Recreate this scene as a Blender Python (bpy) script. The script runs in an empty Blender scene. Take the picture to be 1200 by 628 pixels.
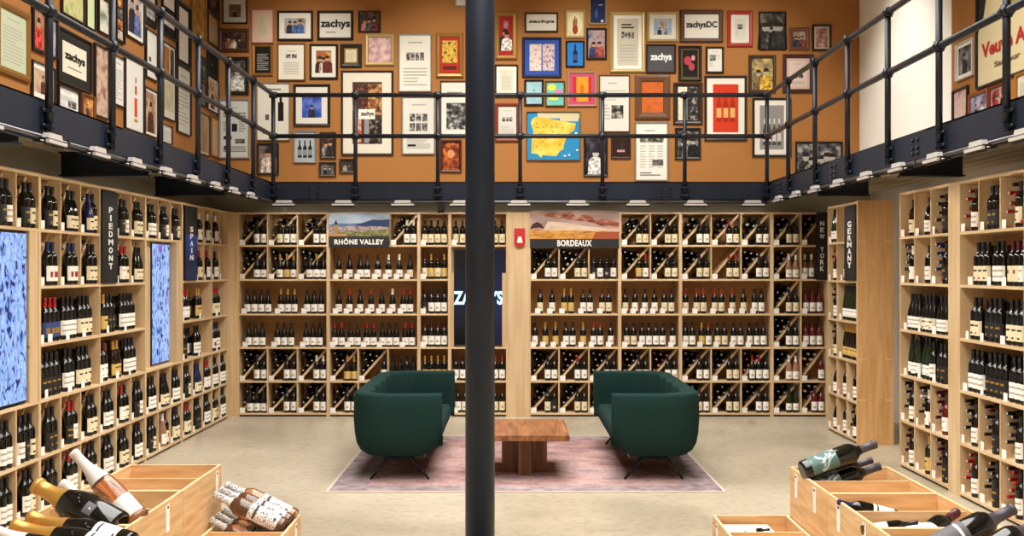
import bpy, math, random
from mathutils import Vector, Matrix, Euler
S = bpy.context.scene
COL = S.collection
F = 1270.0; CX = 600.0; CY = 315.0; CAMH = 1.8      # focal length in pixels, principal point, eye height

# ------------------------------------------------------------------ camera, world, light, exposure
cam_d = bpy.data.cameras.new('camera'); cam = bpy.data.objects.new('camera', cam_d); COL.objects.link(cam)
cam_d.sensor_width = 36.0; cam_d.sensor_fit = 'HORIZONTAL'
cam_d.lens = 36.0 * F / 1200.0
cam_d.shift_y = (CY - 314.0) / 1200.0
cam_d.clip_start = 0.05; cam_d.clip_end = 100
cam.location = (0, 0, CAMH); cam.rotation_euler = (math.radians(90), 0, 0)
S.camera = cam
w = bpy.data.worlds.new('world'); S.world = w; w.use_nodes = True
w.node_tree.nodes['Background'].inputs[0].default_value = (1.0, 0.95, 0.88, 1)
w.node_tree.nodes['Background'].inputs[1].default_value = 0.3
S.view_settings.view_transform = 'Standard'; S.view_settings.look = 'None'
S.view_settings.exposure = 0.0; S.view_settings.gamma = 1.0; S.view_settings.use_curve_mapping = False
S.cycles.max_bounces = 6; S.cycles.diffuse_bounces = 4; S.cycles.glossy_bounces = 3
S.cycles.transmission_bounces = 4; S.cycles.transparent_max_bounces = 6
S.cycles.caustics_reflective = False; S.cycles.caustics_refractive = False
S.cycles.sample_clamp_indirect = 4.0

def area_light(name, loc, sx, sy, power, rot=(0, 0, 0), col=(1, 0.97, 0.935), spread=140):
    d = bpy.data.lights.new(name, 'AREA'); d.shape = 'RECTANGLE'; d.size = sx; d.size_y = sy
    d.energy = power; d.color = col; d.spread = math.radians(spread)
    o = bpy.data.objects.new(name, d); COL.objects.link(o); o.location = loc; o.rotation_euler = rot
    return o
area_light('ceiling_light_area', (0.2, 7.5, 5.9), 4.0, 9.0, 690)
area_light('ceiling_light_area', (0.2, 1.0, 5.9), 4.0, 3.5, 210)
# ceiling washers that light the picture wall above the balcony
def wash(loc, aim, power, deg=75):
    d = bpy.data.lights.new('wall_wash_spot', 'SPOT'); d.energy = power; d.spot_size = math.radians(deg); d.spot_blend = 1.0; d.shadow_soft_size = .06; d.color = (1, .95, .86)
    o = bpy.data.objects.new('wall_wash_spot', d); COL.objects.link(o); o.location = loc
    o.rotation_euler = (Vector(aim) - Vector(loc)).to_track_quat('-Z', 'Y').to_euler()
for x in (-2.6, -.8, 1.0, 2.8): wash((x, 11.8, 5.7), (x, 14.0, 3.6), 250)
for y in (6.5, 8.6, 10.7): wash((-1.9, y, 5.7), (-3.8, y, 3.5), 190)
wash((2.6, 9.0, 5.7), (4.49, 9.0, 3.5), 200); wash((2.6, 12.0, 5.7), (4.49, 12.4, 3.5), 300)
SPOT_POWER = 22.0

# ------------------------------------------------------------------ helpers
def srgb(h):
    h = h.lstrip('#'); c = [int(h[i:i + 2], 16) / 255 for i in (0, 2, 4)]
    return tuple((x / 12.92 if x <= 0.04045 else ((x + 0.055) / 1.055) ** 2.4) for x in c) + (1,)
MATS = {}
def mat(key, col='#808080', rough=0.5, metal=0.0, emis=0.0, trans=0.0, coat=0.0, spec=0.5):
    if key in MATS: return MATS[key]
    m = bpy.data.materials.new(key); m.use_nodes = True
    b = m.node_tree.nodes['Principled BSDF']
    b.inputs['Base Color'].default_value = srgb(col); b.inputs['Roughness'].default_value = rough
    b.inputs['Metallic'].default_value = metal
    b.inputs['Transmission Weight'].default_value = trans
    b.inputs['Coat Weight'].default_value = coat
    b.inputs['Specular IOR Level'].default_value = spec
    if emis:
        b.inputs['Emission Color'].default_value = srgb(col); b.inputs['Emission Strength'].default_value = emis
    MATS[key] = m; return m
def noisy(key, cols, scale=(4, 4, 4), detail=4, rough=0.5, bump=0.0, pos=None, coords='Object', spec=0.4, distort=0.0, interp='LINEAR', metal=0.0):
    """principled material whose colour runs over COLS along a noise field"""
    if key in MATS: return MATS[key]
    m = mat(key, '#808080', rough, metal, spec=spec); nt = m.node_tree; b = nt.nodes['Principled BSDF']
    tc = nt.nodes.new('ShaderNodeTexCoord'); mp = nt.nodes.new('ShaderNodeMapping'); nz = nt.nodes.new('ShaderNodeTexNoise'); cr = nt.nodes.new('ShaderNodeValToRGB')
    mp.inputs['Scale'].default_value = scale
    mp.inputs['Location'].default_value = (random.Random(key).uniform(-9, 9), random.Random(key + 'b').uniform(-9, 9), random.Random(key + 'c').uniform(-9, 9))
    nz.inputs['Scale'].default_value = 1.0; nz.inputs['Detail'].default_value = detail; nz.inputs['Distortion'].default_value = distort
    nt.links.new(tc.outputs[coords], mp.inputs[0]); nt.links.new(mp.outputs[0], nz.inputs['Vector']); nt.links.new(nz.outputs['Fac'], cr.inputs[0])
    e = cr.color_ramp; e.interpolation = interp
    n = len(cols); pos = pos or [0.3 + 0.4 * i / max(1, n - 1) for i in range(n)]
    e.elements[0].position = pos[0]; e.elements[0].color = srgb(cols[0])
    e.elements[1].position = pos[-1]; e.elements[1].color = srgb(cols[-1])
    for i in range(1, n - 1):
        x = e.elements.new(pos[i]); x.color = srgb(cols[i])
    nt.links.new(cr.outputs[0], b.inputs['Base Color'])
    if bump:
        bp = nt.nodes.new('ShaderNodeBump'); bp.inputs['Strength'].default_value = bump; bp.inputs['Distance'].default_value = 0.01
        nt.links.new(nz.outputs['Fac'], bp.inputs['Height']); nt.links.new(bp.outputs[0], b.inputs['Normal'])
    return m
def flat(h): return mat('print_' + h.lstrip('#'), h, 0.7, spec=0.2)

class MB:
    def __init__(s): s.v = []; s.f = []; s.mi = []; s.mats = []; s.sm = []
    def m(s, mt):
        if mt not in s.mats: s.mats.append(mt)
        return s.mats.index(mt)
    def face(s, idx, mt, smooth=False): s.f.append(idx); s.mi.append(s.m(mt)); s.sm.append(smooth)
    def poly(s, pts, mt, smooth=False):
        n = len(s.v); s.v += [tuple(p) for p in pts]; s.face(list(range(n, n + len(pts))), mt, smooth)
    def box(s, x0, x1, y0, y1, z0, z1, mt):
        n = len(s.v); s.v += [(x, y, z) for x in (x0, x1) for y in (y0, y1) for z in (z0, z1)]
        for q in ((0, 1, 3, 2), (4, 6, 7, 5), (0, 4, 5, 1), (2, 3, 7, 6), (0, 2, 6, 4), (1, 5, 7, 3)): s.face([n + i for i in q], mt)
    def prism(s, pts, y0, y1, mt):
        """polygon in the xz plane, given depth from y0 to y1"""
        n = len(s.v); k = len(pts)
        s.v += [(x, y0, z) for x, z in pts] + [(x, y1, z) for x, z in pts]
        s.face([n + i for i in range(k)], mt); s.face([n + k + i for i in range(k)][::-1], mt)
        for i in range(k):
            j = (i + 1) % k; s.face([n + i, n + k + i, n + k + j, n + j], mt)
    def cyl(s, p0, p1, r0, r1, mt, seg=12, caps=True):
        p0 = Vector(p0); p1 = Vector(p1); d = (p1 - p0).normalized()
        a = d.orthogonal().normalized(); b = d.cross(a); n = len(s.v)
        for p, r in ((p0, r0), (p1, r1)):
            for i in range(seg):
                t = 2 * math.pi * i / seg; s.v.append(tuple(p + (a * math.cos(t) + b * math.sin(t)) * r))
        for i in range(seg):
            j = (i + 1) % seg; s.face([n + i, n + j, n + seg + j, n + seg + i], mt, True)
        if caps:
            s.face([n + i for i in range(seg)][::-1], mt); s.face([n + seg + i for i in range(seg)], mt)
    def lathe(s, prof, mt, seg=14, M=None, cap0=True, cap1=True):
        n = len(s.v); k = len(prof)
        for r, z in prof:
            for i in range(seg):
                t = 2 * math.pi * i / seg; p = Vector((r * math.sin(t), -r * math.cos(t), z))
                s.v.append(tuple(M @ p if M else p))
        for a in range(k - 1):
            for i in range(seg):
                j = (i + 1) % seg; s.face([n + a * seg + i, n + a * seg + j, n + (a + 1) * seg + j, n + (a + 1) * seg + i], mt, True)
        if cap0: s.face([n + i for i in range(seg)][::-1], mt)
        if cap1: s.face([n + (k - 1) * seg + i for i in range(seg)], mt)
    def data(s, name):
        me = bpy.data.meshes.new(name); me.from_pydata(s.v, [], s.f)
        for mt in s.mats: me.materials.append(mt)
        me.polygons.foreach_set('material_index', s.mi); me.polygons.foreach_set('use_smooth', s.sm); me.update()
        return me
    def build(s, name, parent=None, loc=(0, 0, 0), rz=0.0, bevel=0.0):
        return link(name, s.data(name), parent, loc, rz, bevel)
def link(name, me, parent=None, loc=(0, 0, 0), rz=0.0, bevel=0.0):
    o = bpy.data.objects.new(name, me); COL.objects.link(o); o.location = loc; o.rotation_euler = (0, 0, rz)
    if parent: o.parent = parent
    if bevel:
        b = o.modifiers.new('bevel', 'BEVEL'); b.width = bevel; b.segments = 2; b.limit_method = 'ANGLE'
    return o
def tag(o, label=None, cat=None, group=None, kind=None):
    if label: o['label'] = label
    if cat: o['category'] = cat
    if group: o['group'] = group
    if kind: o['kind'] = kind
    return o
def thing(name, label, cat, loc=(0, 0, 0), rz=0.0, group=None):
    o = bpy.data.objects.new(name, None); COL.objects.link(o); o.location = loc; o.rotation_euler = (0, 0, rz); o.empty_display_size = 0.1
    return tag(o, label, cat, group)
def struct(name, mb, **k): return tag(mb.build(name, **k), kind='structure')
TXT = {}
def text_mesh(body, width, height, mt, depth=0.002, bold=0.0, spacing=1.0, line=1.0):
    """lettering in the xz plane facing -y, scaled to WIDTH x HEIGHT about its centre"""
    c = bpy.data.curves.new('lettering', 'FONT'); c.body = body; c.align_x = 'CENTER'; c.size = 1.0; c.offset = bold
    c.space_character = spacing; c.space_line = line; c.resolution_u = 3; c.extrude = 0.01
    o = bpy.data.objects.new('lettering', c); COL.objects.link(o)
    bpy.context.view_layer.update()
    me = bpy.data.meshes.new_from_object(o.evaluated_get(bpy.context.evaluated_depsgraph_get()))
    bpy.data.objects.remove(o)
    xs = [v.co.x for v in me.vertices]; ys = [v.co.y for v in me.vertices]
    x0, x1, y0, y1 = min(xs), max(xs), min(ys), max(ys)
    for v in me.vertices:
        x, y, z = v.co
        v.co = ((x - (x0 + x1) / 2) * width / (x1 - x0), -depth if z > 0 else 0.0, (y - (y0 + y1) / 2) * height / (y1 - y0))
    me.materials.clear(); me.materials.append(mt); me.update()
    return me
ORD = 'zeroth first second third fourth fifth sixth seventh eighth ninth tenth eleventh twelfth thirteenth fourteenth fifteenth sixteenth seventeenth eighteenth nineteenth twentieth'.split()
def ordinal(i):
    if i <= 20: return ORD[i]
    return 'twenty-' + ORD[i - 20] if i < 30 else 'thirty-' + ORD[i - 30]
ROWN = ['', 'one', 'two', 'three', 'four', 'five', 'six']
R = random.Random(7)

# ------------------------------------------------------------------ materials
WOOD = noisy('birch plywood', ['#cba97e', '#d9bb90', '#e3c9a2'], (1.5, 6, 22), 5, 0.5, pos=[0.3, 0.5, 0.7])
WOODV = noisy('upright birch plywood', ['#c4a278', '#d1b389', '#dbc19a'], (16, 16, 1.2), 5, 0.5, pos=[0.3, 0.5, 0.7])
WOODP = noisy('oak veneer panel', ['#cb9960', '#d9a971', '#e3b983'], (14, 14, 1.6), 6, 0.5, pos=[0.3, 0.52, 0.7], distort=0.8)
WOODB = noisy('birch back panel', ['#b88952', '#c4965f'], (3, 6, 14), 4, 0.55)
CRATE = noisy('pine crate wood', ['#c79a66', '#d9b07c', '#e3c093'], (3, 3, 30), 5, 0.6, pos=[0.3, 0.5, 0.7])
CRATEE = noisy('pine crate edge', ['#dcb988', '#ecd0a5'], (5, 5, 20), 3, 0.6)
WALNUT = noisy('walnut', ['#6b3e22', '#8d5a36', '#a87149'], (22, 2.2, 22), 6, 0.38, pos=[0.3, 0.5, 0.7], distort=0.6)
STEEL = noisy('dark painted steel', ['#1a212d', '#202835'], (5, 5, 2), 3, 0.45, spec=0.25)
PIPE = mat('rail pipe steel', '#23272f', 0.38, 0.3)
BOLT = mat('bolt steel', '#3a3b40', 0.35, 0.6)
BLACK = mat('black lacquer', '#0c0c0d', 0.4)
DARKLEG = mat('black leg steel', '#101012', 0.4, 0.4)
FABRIC = noisy('dark green wool', ['#142826', '#19322e', '#1f3d38'], (160, 160, 160), 3, 0.95, bump=0.25, spec=0.15)
ORANGE = noisy('ochre wall paint', ['#9f6a38', '#a8733f'], (0.8, 0.8, 0.8), 3, 0.75, spec=0.2)
WHITEW = mat('white wall paint', '#f3efe8', 0.8, spec=0.2)
GREYW = mat('grey wall paint', '#bab5a3', 0.8, spec=0.2)
DECK = mat('beige steel deck', '#c6bb9d', 0.55)
CEIL = mat('ceiling paint', '#d8d2c6', 0.9, spec=0.1)
CARD = mat('white card', '#f4f1ea', 0.7, spec=0.2)
WHITEM = mat('white enamel', '#eeeae2', 0.35)
REDP = mat('red plastic', '#b81d1c', 0.35)

def concrete():
    m = noisy('polished concrete', ['#a29781', '#b6aa94', '#c2b7a2'], (0.9, 0.9, 0.9), 8, 0.32, pos=[0.32, 0.5, 0.68], spec=0.35)
    nt = m.node_tree; b = nt.nodes['Principled BSDF']; cr = [n for n in nt.nodes if n.type == 'VALTORGB'][0]
    tc = [n for n in nt.nodes if n.type == 'TEX_COORD'][0]
    n2 = nt.nodes.new('ShaderNodeTexNoise'); n2.inputs['Scale'].default_value = 14; n2.inputs['Detail'].default_value = 8
    mx = nt.nodes.new('ShaderNodeMix'); mx.data_type = 'RGBA'; mx.blend_type = 'MULTIPLY'; mx.inputs[0].default_value = 0.7
    c2 = nt.nodes.new('ShaderNodeValToRGB'); c2.color_ramp.elements[0].position = 0.32; c2.color_ramp.elements[0].color = (0.72, 0.7, 0.66, 1); c2.color_ramp.elements[1].position = 0.52; c2.color_ramp.elements[1].color = (1, 1, 1, 1)
    nt.links.new(tc.outputs['Object'], n2.inputs['Vector']); nt.links.new(n2.outputs['Fac'], c2.inputs[0])
    nt.links.new(cr.outputs[0], mx.inputs[6]); nt.links.new(c2.outputs[0], mx.inputs[7]); nt.links.new(mx.outputs[2], b.inputs['Base Color'])
    return m
CONC = concrete()

# ------------------------------------------------------------------ setting
XL, XR, YB, YS = -3.80, 4.49, 14.0, 13.2      # side walls, picture wall, shelf front at the back
HT = 6.0
b = MB(); b.box(XL - .1, XR + .1, -3.1, YB + .1, -0.1, 0, CONC); struct('floor', b)
b = MB(); b.box(XL - .1, XR + .1, -3.1, YB + .1, HT, HT + .1, CEIL); struct('ceiling', b)
b = MB(); b.box(XL - .1, XL, -3.0, YB, 0, 2.8, GREYW); b.box(XL - .1, XL, -3.0, YB, 2.8, HT, ORANGE); struct('wall_left', b)
b = MB(); b.box(XR, XR + .1, -3.0, YB, 0, 2.8, WHITEW); b.box(XR, XR + .1, -3.0, 11.07, 2.8, HT, ORANGE); b.box(XR, XR + .1, 11.07, YB, 2.8, HT, WHITEW); struct('wall_right', b)
b = MB(); b.box(XL, XR, YB, YB + .1, 2.7, HT, ORANGE); b.box(XL, XR, 13.6, 13.7, 0, 2.75, GREYW); struct('wall_back', b)
b = MB(); b.box(XL, XR, -3.1, -3.0, 0, HT, WHITEW); struct('wall_front', b)

# balcony decks: corrugated underside, plain top
EL, ER, EB = -2.82, 3.01, 12.70               # balcony edges
def deck(name, x0, x1, y0, y1, along):
    b = MB(); b.box(x0, x1, y0, y1, 2.775, 2.80, GREYW)
    a, e = (x0, x1) if along == 'y' else (y0, y1)
    n = int((e - a) / 0.15); st = (e - a) / n
    for i in range(n):
        c = a + (i + .5) * st; pr = [(c - .055, 2.775), (c - .035, 2.735), (c + .035, 2.735), (c + .055, 2.775)]
        k = len(b.v)
        for t in ((y0, y1) if along == 'y' else (x0, x1)):
            b.v += [(p, t, z) if along == 'y' else (t, p, z) for p, z in pr]
        for q in range(3): b.face([k + q, k + q + 1, k + 4 + q + 1, k + 4 + q], DECK)
    return struct(name, b)
deck('ceiling_balcony', XL, EL - .02, 3.0, YB, 'y')
deck('ceiling_balcony', ER + .02, XR, 3.0, YB, 'y')
deck('ceiling_balcony', EL, ER, EB + .02, YB, 'x')
def beam(name, p0, p1, side):
    """steel channel on the balcony edge; SIDE points into the room"""
    p0 = Vector(p0); p1 = Vector(p1); d = (p1 - p0); L = d.length; b = MB()
    b.box(0, L, 0, .015, 2.60, 2.82, STEEL); b.box(0, L, -.0, .09, 2.60, 2.612, STEEL); b.box(0, L, .0, .09, 2.808, 2.82, STEEL)
    o = struct(name, b); o.location = p0; o.rotation_euler = (0, 0, math.atan2(d.y, d.x))
    n = MB()
    x = 0.5
    while x < L:
        for q in (-.05, .05):
            for z in (2.66, 2.70, 2.76): n.cyl((x + q, 0.001, z), (x + q, -.018, z), .013, .013, BOLT, 6)
        x += 2.06
    n.build('bolts', o)
    return o
beam('trim_1', (EL, EB, 0), (ER, EB, 0), 0)
beam('trim_2', (EL, 3.0, 0), (EL, EB, 0), 0)
beam('trim_3', (ER, EB, 0), (ER, 3.0, 0), 0)
k = 4
for side, xe, xo in (('l', EL - .1, -3.62), ('r', ER + .1, 3.62)):
    for y in (4.1, 6.4, 8.7, 11.0):
        b = MB(); x0, x1 = sorted((xe, xo))
        b.box(x0, x1, y, y + .012, 2.54, 2.735, STEEL); b.box(x0, x1, y - .05, y + .06, 2.54, 2.552, STEEL); b.box(x0, x1, y - .05, y + .06, 2.723, 2.735, STEEL)
        struct('trim_%d' % k, b); k += 1
# plain wooden strip that closes the corner and the pilaster that carries the alarm
b = MB(); b.box(-3.79, -3.342, 13.201, 13.57, 0, 2.49, WOODV); b.box(-3.79, -3.42, 13.045, 13.2, 0, 2.49, WOODV); struct('trim_%d' % k, b); k += 1
b = MB(); b.box((595 - 600) / 96, (620 - 600) / 96, 13.19, 13.57, 0, 2.49, WOODV); struct('trim_%d' % k, b); k += 1

# ------------------------------------------------------------------ railings
def railing(name, label, p0, p1, posts, cat='railing'):
    p0 = Vector(p0); p1 = Vector(p1); d = p1 - p0; L = d.length
    t = thing(name, label, cat, (p0.x, p0.y, 2.82), math.atan2(d.y, d.x), 'balcony railings')
    for nm, z in (('top_rail', 1.01), ('middle_rail', 0.53)):
        m = MB(); m.cyl((0, -.035, z), (L, -.035, z), .026, .026, PIPE, 12); m.build(nm, t)
    for x in posts:
        m = MB(); m.cyl((x, -.035, -.19), (x, -.035, 1.01), .024, .024, PIPE, 12)
        for z in (0.53, 1.01): m.cyl((x, -.035, z - .035), (x, -.035, z + .035), .036, .036, PIPE, 12); m.cyl((x - .045, -.035, z), (x + .045, -.035, z), .036, .036, PIPE, 12)
        po = m.build('post', t)
        m = MB(); m.box(x - .05, x + .05, -.012, -.0005, -.18, -.05, STEEL)
        for z in (-.16, -.07):
            m.box(x - .032, x + .032, -.066, -.004, z - .012, z + .012, STEEL)
            for q in (-.042, .042): m.cyl((x + q, -.01, z), (x + q, -.03, z), .011, .011, BOLT, 6)
        m.build('bracket', po)
    return t
railing('guard_rail', 'dark steel pipe railing across the back balcony, seen face on', (EL, EB, 0), (ER, EB, 0), [0.03 + .9617 * i for i in range(7)])
ys = [12.7 - 1.03 * i for i in range(1, 9)]
railing('guard_rail', 'dark steel pipe railing on the balcony above the PIEDMONT and SPAIN shelves', (EL, 3.2, 0), (EL, EB, 0), [y - 3.2 for y in ys])
railing('guard_rail', 'dark steel pipe railing on the balcony in front of the white wall stretch', (ER, EB, 0), (ER, 3.2, 0), [EB - y for y in ys])

# steel column
t = thing('steel_column', 'round charcoal steel column standing between the two green sofas', 'column', ((562.5 - 600) / 198, F / 198, 0))
m = MB(); m.cyl((0, 0, .015), (0, 0, HT), .087, .087, STEEL, 40); m.build('shaft', t)
m = MB(); m.box(-.16, .16, -.16, .16, 0, .015, STEEL)
for a in (-.125, .125):
    for c in (-.125, .125): m.cyl((a, c, .015), (a, c, .04), .015, .015, BOLT, 6)
m.build('base_plate', t)

# track lighting: conduit under each beam, heads on short arms
SIDE = {'back': (0.0, 'above the back shelves'), 'left': (math.pi / 2, 'above the PIEDMONT wall'), 'right': (-math.pi / 2, 'above the wide right-wall shelves')}
LENS = mat('lamp lens', '#fff0d8', 0.4, emis=1.0); SILV = mat('pale aluminium', '#d9d6d0', .35, .35)
def track(label, p0, p1):
    d = Vector(p1) - Vector(p0); L = d.length
    t = thing('lighting_track', label, 'lighting track', p0, math.atan2(d.y, d.x), 'lighting tracks')
    m = MB(); m.cyl((0, -.03, 2.585), (L, -.03, 2.585), .014, .014, mat('galvanised pipe', '#77777a', .35, .8), 10); m.build('conduit', t)
    m = MB(); m.box(0, L, .0, .035, 2.565, 2.598, BLACK); m.build('rail', t)
    m = MB(); x = .5
    while x < L: m.box(x - .012, x + .012, -.05, .03, 2.566, 2.606, BOLT); x += 1.03
    m.build('clips', t)
track('black lighting track and conduit under the back balcony beam', (EL, EB, 0), (ER, EB, 0))
track('black lighting track and conduit under the balcony beam above the PIEDMONT shelves', (EL, 3.2, 0), (EL, EB - .1, 0))
track('black lighting track and conduit under the balcony beam above the right-wall shelves', (ER, EB - .1, 0), (ER, 3.2, 0))
def head(label, loc, rz, lit=True):
    """wall-wash head: housing with a glowing slot, turned to the shelves (local +y)"""
    t = thing('track_light', label, 'track light', (loc[0], loc[1], 2.565), rz, 'track lights under the balcony')
    m = MB(); m.box(-.02, .02, .0, .03, -.012, .0, BLACK); m.cyl((0, .01, -.006), (0, -.07, -.012), .010, .010, BOLT, 8); m.build('arm', t)
    m = MB(); m.prism([(-.10, .0), (.10, .0), (.085, .032), (-.085, .032)], -.10, -.06, SILV); m.build('lamp_housing', t)
    m = MB(); m.box(-.13, .13, -.115, -.095, -.030, -.010, SILV); m.build('reflector_bar', t)
    m = MB(); m.box(-.115, .115, -.096, -.045, -.012, .001, BLACK); m.box(-.135, .135, -.094, -.085, -.045, -.008, BLACK); m.build('bezel', t)
    m = MB(); m.box(-.10, .10, -.080, -.050, -.0135, -.0115, LENS); m.build('lens', t)
    d = bpy.data.lights.new('track_spot', 'SPOT'); d.energy = SPOT_POWER; d.spot_size = math.radians(125); d.spot_blend = .7; d.shadow_soft_size = .05; d.color = (1, .94, .84)
    o = bpy.data.objects.new('track_spot', d); COL.objects.link(o); o.parent = t; o.location = (0, -.065, -.02)
    o.rotation_euler = (math.radians(38), 0, 0)
for i in range(9):
    px = [335, 404, 473, 541, 608, 676, 746, 813, 880][i]
    head('white track light under the back beam, %s of nine from the PIEDMONT side' % ordinal(i + 1), ((px - 600) / 100, EB - .02, 0), 0)
LZ = [4.2, 4.9, 5.6] + [2.82 * F / d for d in (558, 503, 458, 420, 388, 360, 338, 317)]
for i, y in enumerate(sorted(LZ, reverse=True)):
    head('white track light above the PIEDMONT wall, %s counting from the back corner' % ordinal(i + 1), (EL + .02, y, 0), math.pi / 2)
RZ = [4.2, 4.9, 5.6, 6.15] + [3.01 * F / d for d in (565, 512, 468, 429, 395, 367, 344, 323)]
for i, y in enumerate(sorted(RZ, reverse=True)):
    head('white track light above the right-wall shelves, %s counting from the back corner' % ordinal(i + 1), (ER - .02, y, 0), -math.pi / 2)
m = MB(); m.box(-.04, .04, -.05, .03, -.11, -.0, BLACK); m.cyl((0, -.05, -.06), (0, -.075, -.06), .03, .026, BLACK, 14)
tag(m.build('camera_housing', loc=((517 - 600) / 100, EB - .02, 2.565)), 'small black box hanging from the back track beside the column', 'sensor box')

# ------------------------------------------------------------------ bottles
GLASS = {'dark': mat('dark bottle glass', '#0b0d0b', 0.07, spec=0.6), 'brown': mat('brown bottle glass', '#1a0f08', 0.07, spec=0.6),
         'navy': mat('navy bottle', '#141a44', 0.25), 'green': mat('green bottle glass', '#1a2812', 0.08, spec=0.6),
         'rose': mat('rose wine bottle', '#f6b78c', 0.03, trans=0.92, spec=0.6), 'redwine': mat('red wine bottle', '#5c1416', 0.08, spec=0.6),
         'pink': mat('pink wine bottle', '#e6a888', 0.05, trans=0.6, spec=0.6)}
CAPS = {'black': mat('black foil', '#151316', 0.35), 'red': mat('red foil', '#a3201f', 0.35), 'maroon': mat('maroon foil', '#4c1220', 0.35),
        'gold': mat('gold foil', '#c9974a', 0.34, 0.5), 'white': mat('white foil', '#e4ded8', 0.35), 'navy': mat('navy foil', '#1d2757', 0.35),
        'silver': mat('silver foil', '#b9b6b4', 0.3, 0.6), 'grey': mat('grey foil', '#46414a', 0.4)}
PAPER = {'white': mat('white label paper', '#f5f1e8', 0.7, spec=0.2), 'cream': mat('cream label paper', '#eadcb8', 0.7, spec=0.2),
         'yellow': mat('yellow label paper', '#d8b566', 0.7, spec=0.2), 'black': mat('black label paper', '#1b1a1b', 0.6), 'tan': mat('tan label paper', '#c79a5c', 0.7),
         'blue': mat('blue label paper', '#33477e', 0.6), 'grey': mat('grey label paper', '#5d5a60', 0.6), 'teal': mat('teal label paper', '#4d6f6b', 0.6)}
INK = {'dark': mat('dark ink', '#3a3630', 0.7), 'grey': mat('grey ink', '#b3aa9a', 0.7), 'gold': mat('gold ink', '#b58a35', 0.45, 0.4), 'red': mat('red ink', '#8e2a22', 0.7), 'white': mat('white ink', '#efe9df', .7)}
SHAPE = {  # radius, height profile; label band; capsule start
    'bordeaux': ([(.030, 0), (.0365, .004), (.0375, .012), (.0375, .188), (.0355, .202), (.028, .216), (.0185, .228), (.0145, .242), (.0138, .290), (.0155, .291), (.0155, .300), (.0145, .302)], (.030, .135), .236),
    'burgundy': ([(.033, 0), (.040, .004), (.041, .012), (.041, .128), (.0395, .148), (.034, .175), (.026, .202), (.0185, .228), (.015, .250), (.0142, .286), (.016, .287), (.016, .297), (.015, .299)], (.025, .115), .232),
    'champagne': ([(.035, 0), (.043, .004), (.0445, .012), (.0445, .130), (.042, .155), (.035, .185), (.026, .212), (.0195, .235), (.0172, .260), (.0165, .300), (.0195, .302), (.0195, .312), (.0175, .318)], (.040, .110), .205),
    'riesling': ([(.031, 0), (.036, .004), (.037, .012), (.037, .120), (.0355, .150), (.031, .190), (.0245, .230), (.0185, .265), (.0148, .295), (.0138, .326), (.0155, .327), (.0155, .336), (.0145, .338)], (.035, .115), .262)}
CACHE = {}
def rad_at(prof, z):
    for (r0, z0), (r1, z1) in zip(prof, prof[1:]):
        if z0 <= z <= z1: return r0 + (r1 - r0) * (z - z0) / max(1e-6, z1 - z0)
    return prof[-1][0]
def m_body(shape, glass, seg):
    k = ('body', shape, glass, seg)
    if k not in CACHE:
        b = MB(); b.lathe(SHAPE[shape][0], GLASS[glass], seg); CACHE[k] = b.data('glass_body')
    return CACHE[k]
def m_cap(shape, cap, seg):
    k = ('cap', shape, cap, seg)
    if k not in CACHE:
        pr, _, zc = SHAPE[shape]; top = pr[-1][1]
        p = [(rad_at(pr, zc) + .0008, zc)] + [(r + .0009, z) for r, z in pr if z > zc + .003]
        p[-1] = (p[-1][0], top + .0009)
        b = MB(); b.lathe(p, CAPS[cap], seg, cap0=False); CACHE[k] = b.data('foil_capsule')
    return CACHE[k]
def label_patch(b, r, z0, z1, half, paper, ink, style, seg=8, rows=8, dr=.0008, M=None):
    """paper wrapped round the front of a bottle; STYLE picks which cells carry ink"""
    n = len(b.v)
    for j in range(rows + 1):
        for i in range(seg + 1):
            t = -half + 2 * half * i / seg; p = Vector(((r + dr) * math.sin(t), -(r + dr) * math.cos(t), z0 + (z1 - z0) * j / rows))
            b.v.append(tuple(M @ p if M else p))
    mid = seg // 2
    for j in range(rows):
        for i in range(seg):
            mk = {'lines': j in (2, 5) and 1 <= i < seg - 1, 'crest': j in (4, 5) and mid - 1 <= i <= mid, 'band': j in (0, rows - 1), 'title': j == rows - 3 and 2 <= i < seg - 2 or j == 1 and mid - 1 <= i <= mid,
                  'block': 2 <= j <= 4 and 2 <= i < seg - 2, 'plain': False}[style]
            b.face([n + j * (seg + 1) + i, n + j * (seg + 1) + i + 1, n + (j + 1) * (seg + 1) + i + 1, n + (j + 1) * (seg + 1) + i], ink if mk else paper, True)
def m_label(shape, paper, ink, style):
    k = ('label', shape, paper, ink, style)
    if k not in CACHE:
        pr, (z0, z1), _ = SHAPE[shape]; b = MB(); label_patch(b, rad_at(pr, (z0 + z1) / 2), z0, z1, 1.42, PAPER[paper], INK[ink], style); CACHE[k] = b.data('paper_label')
    return CACHE[k]
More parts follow.
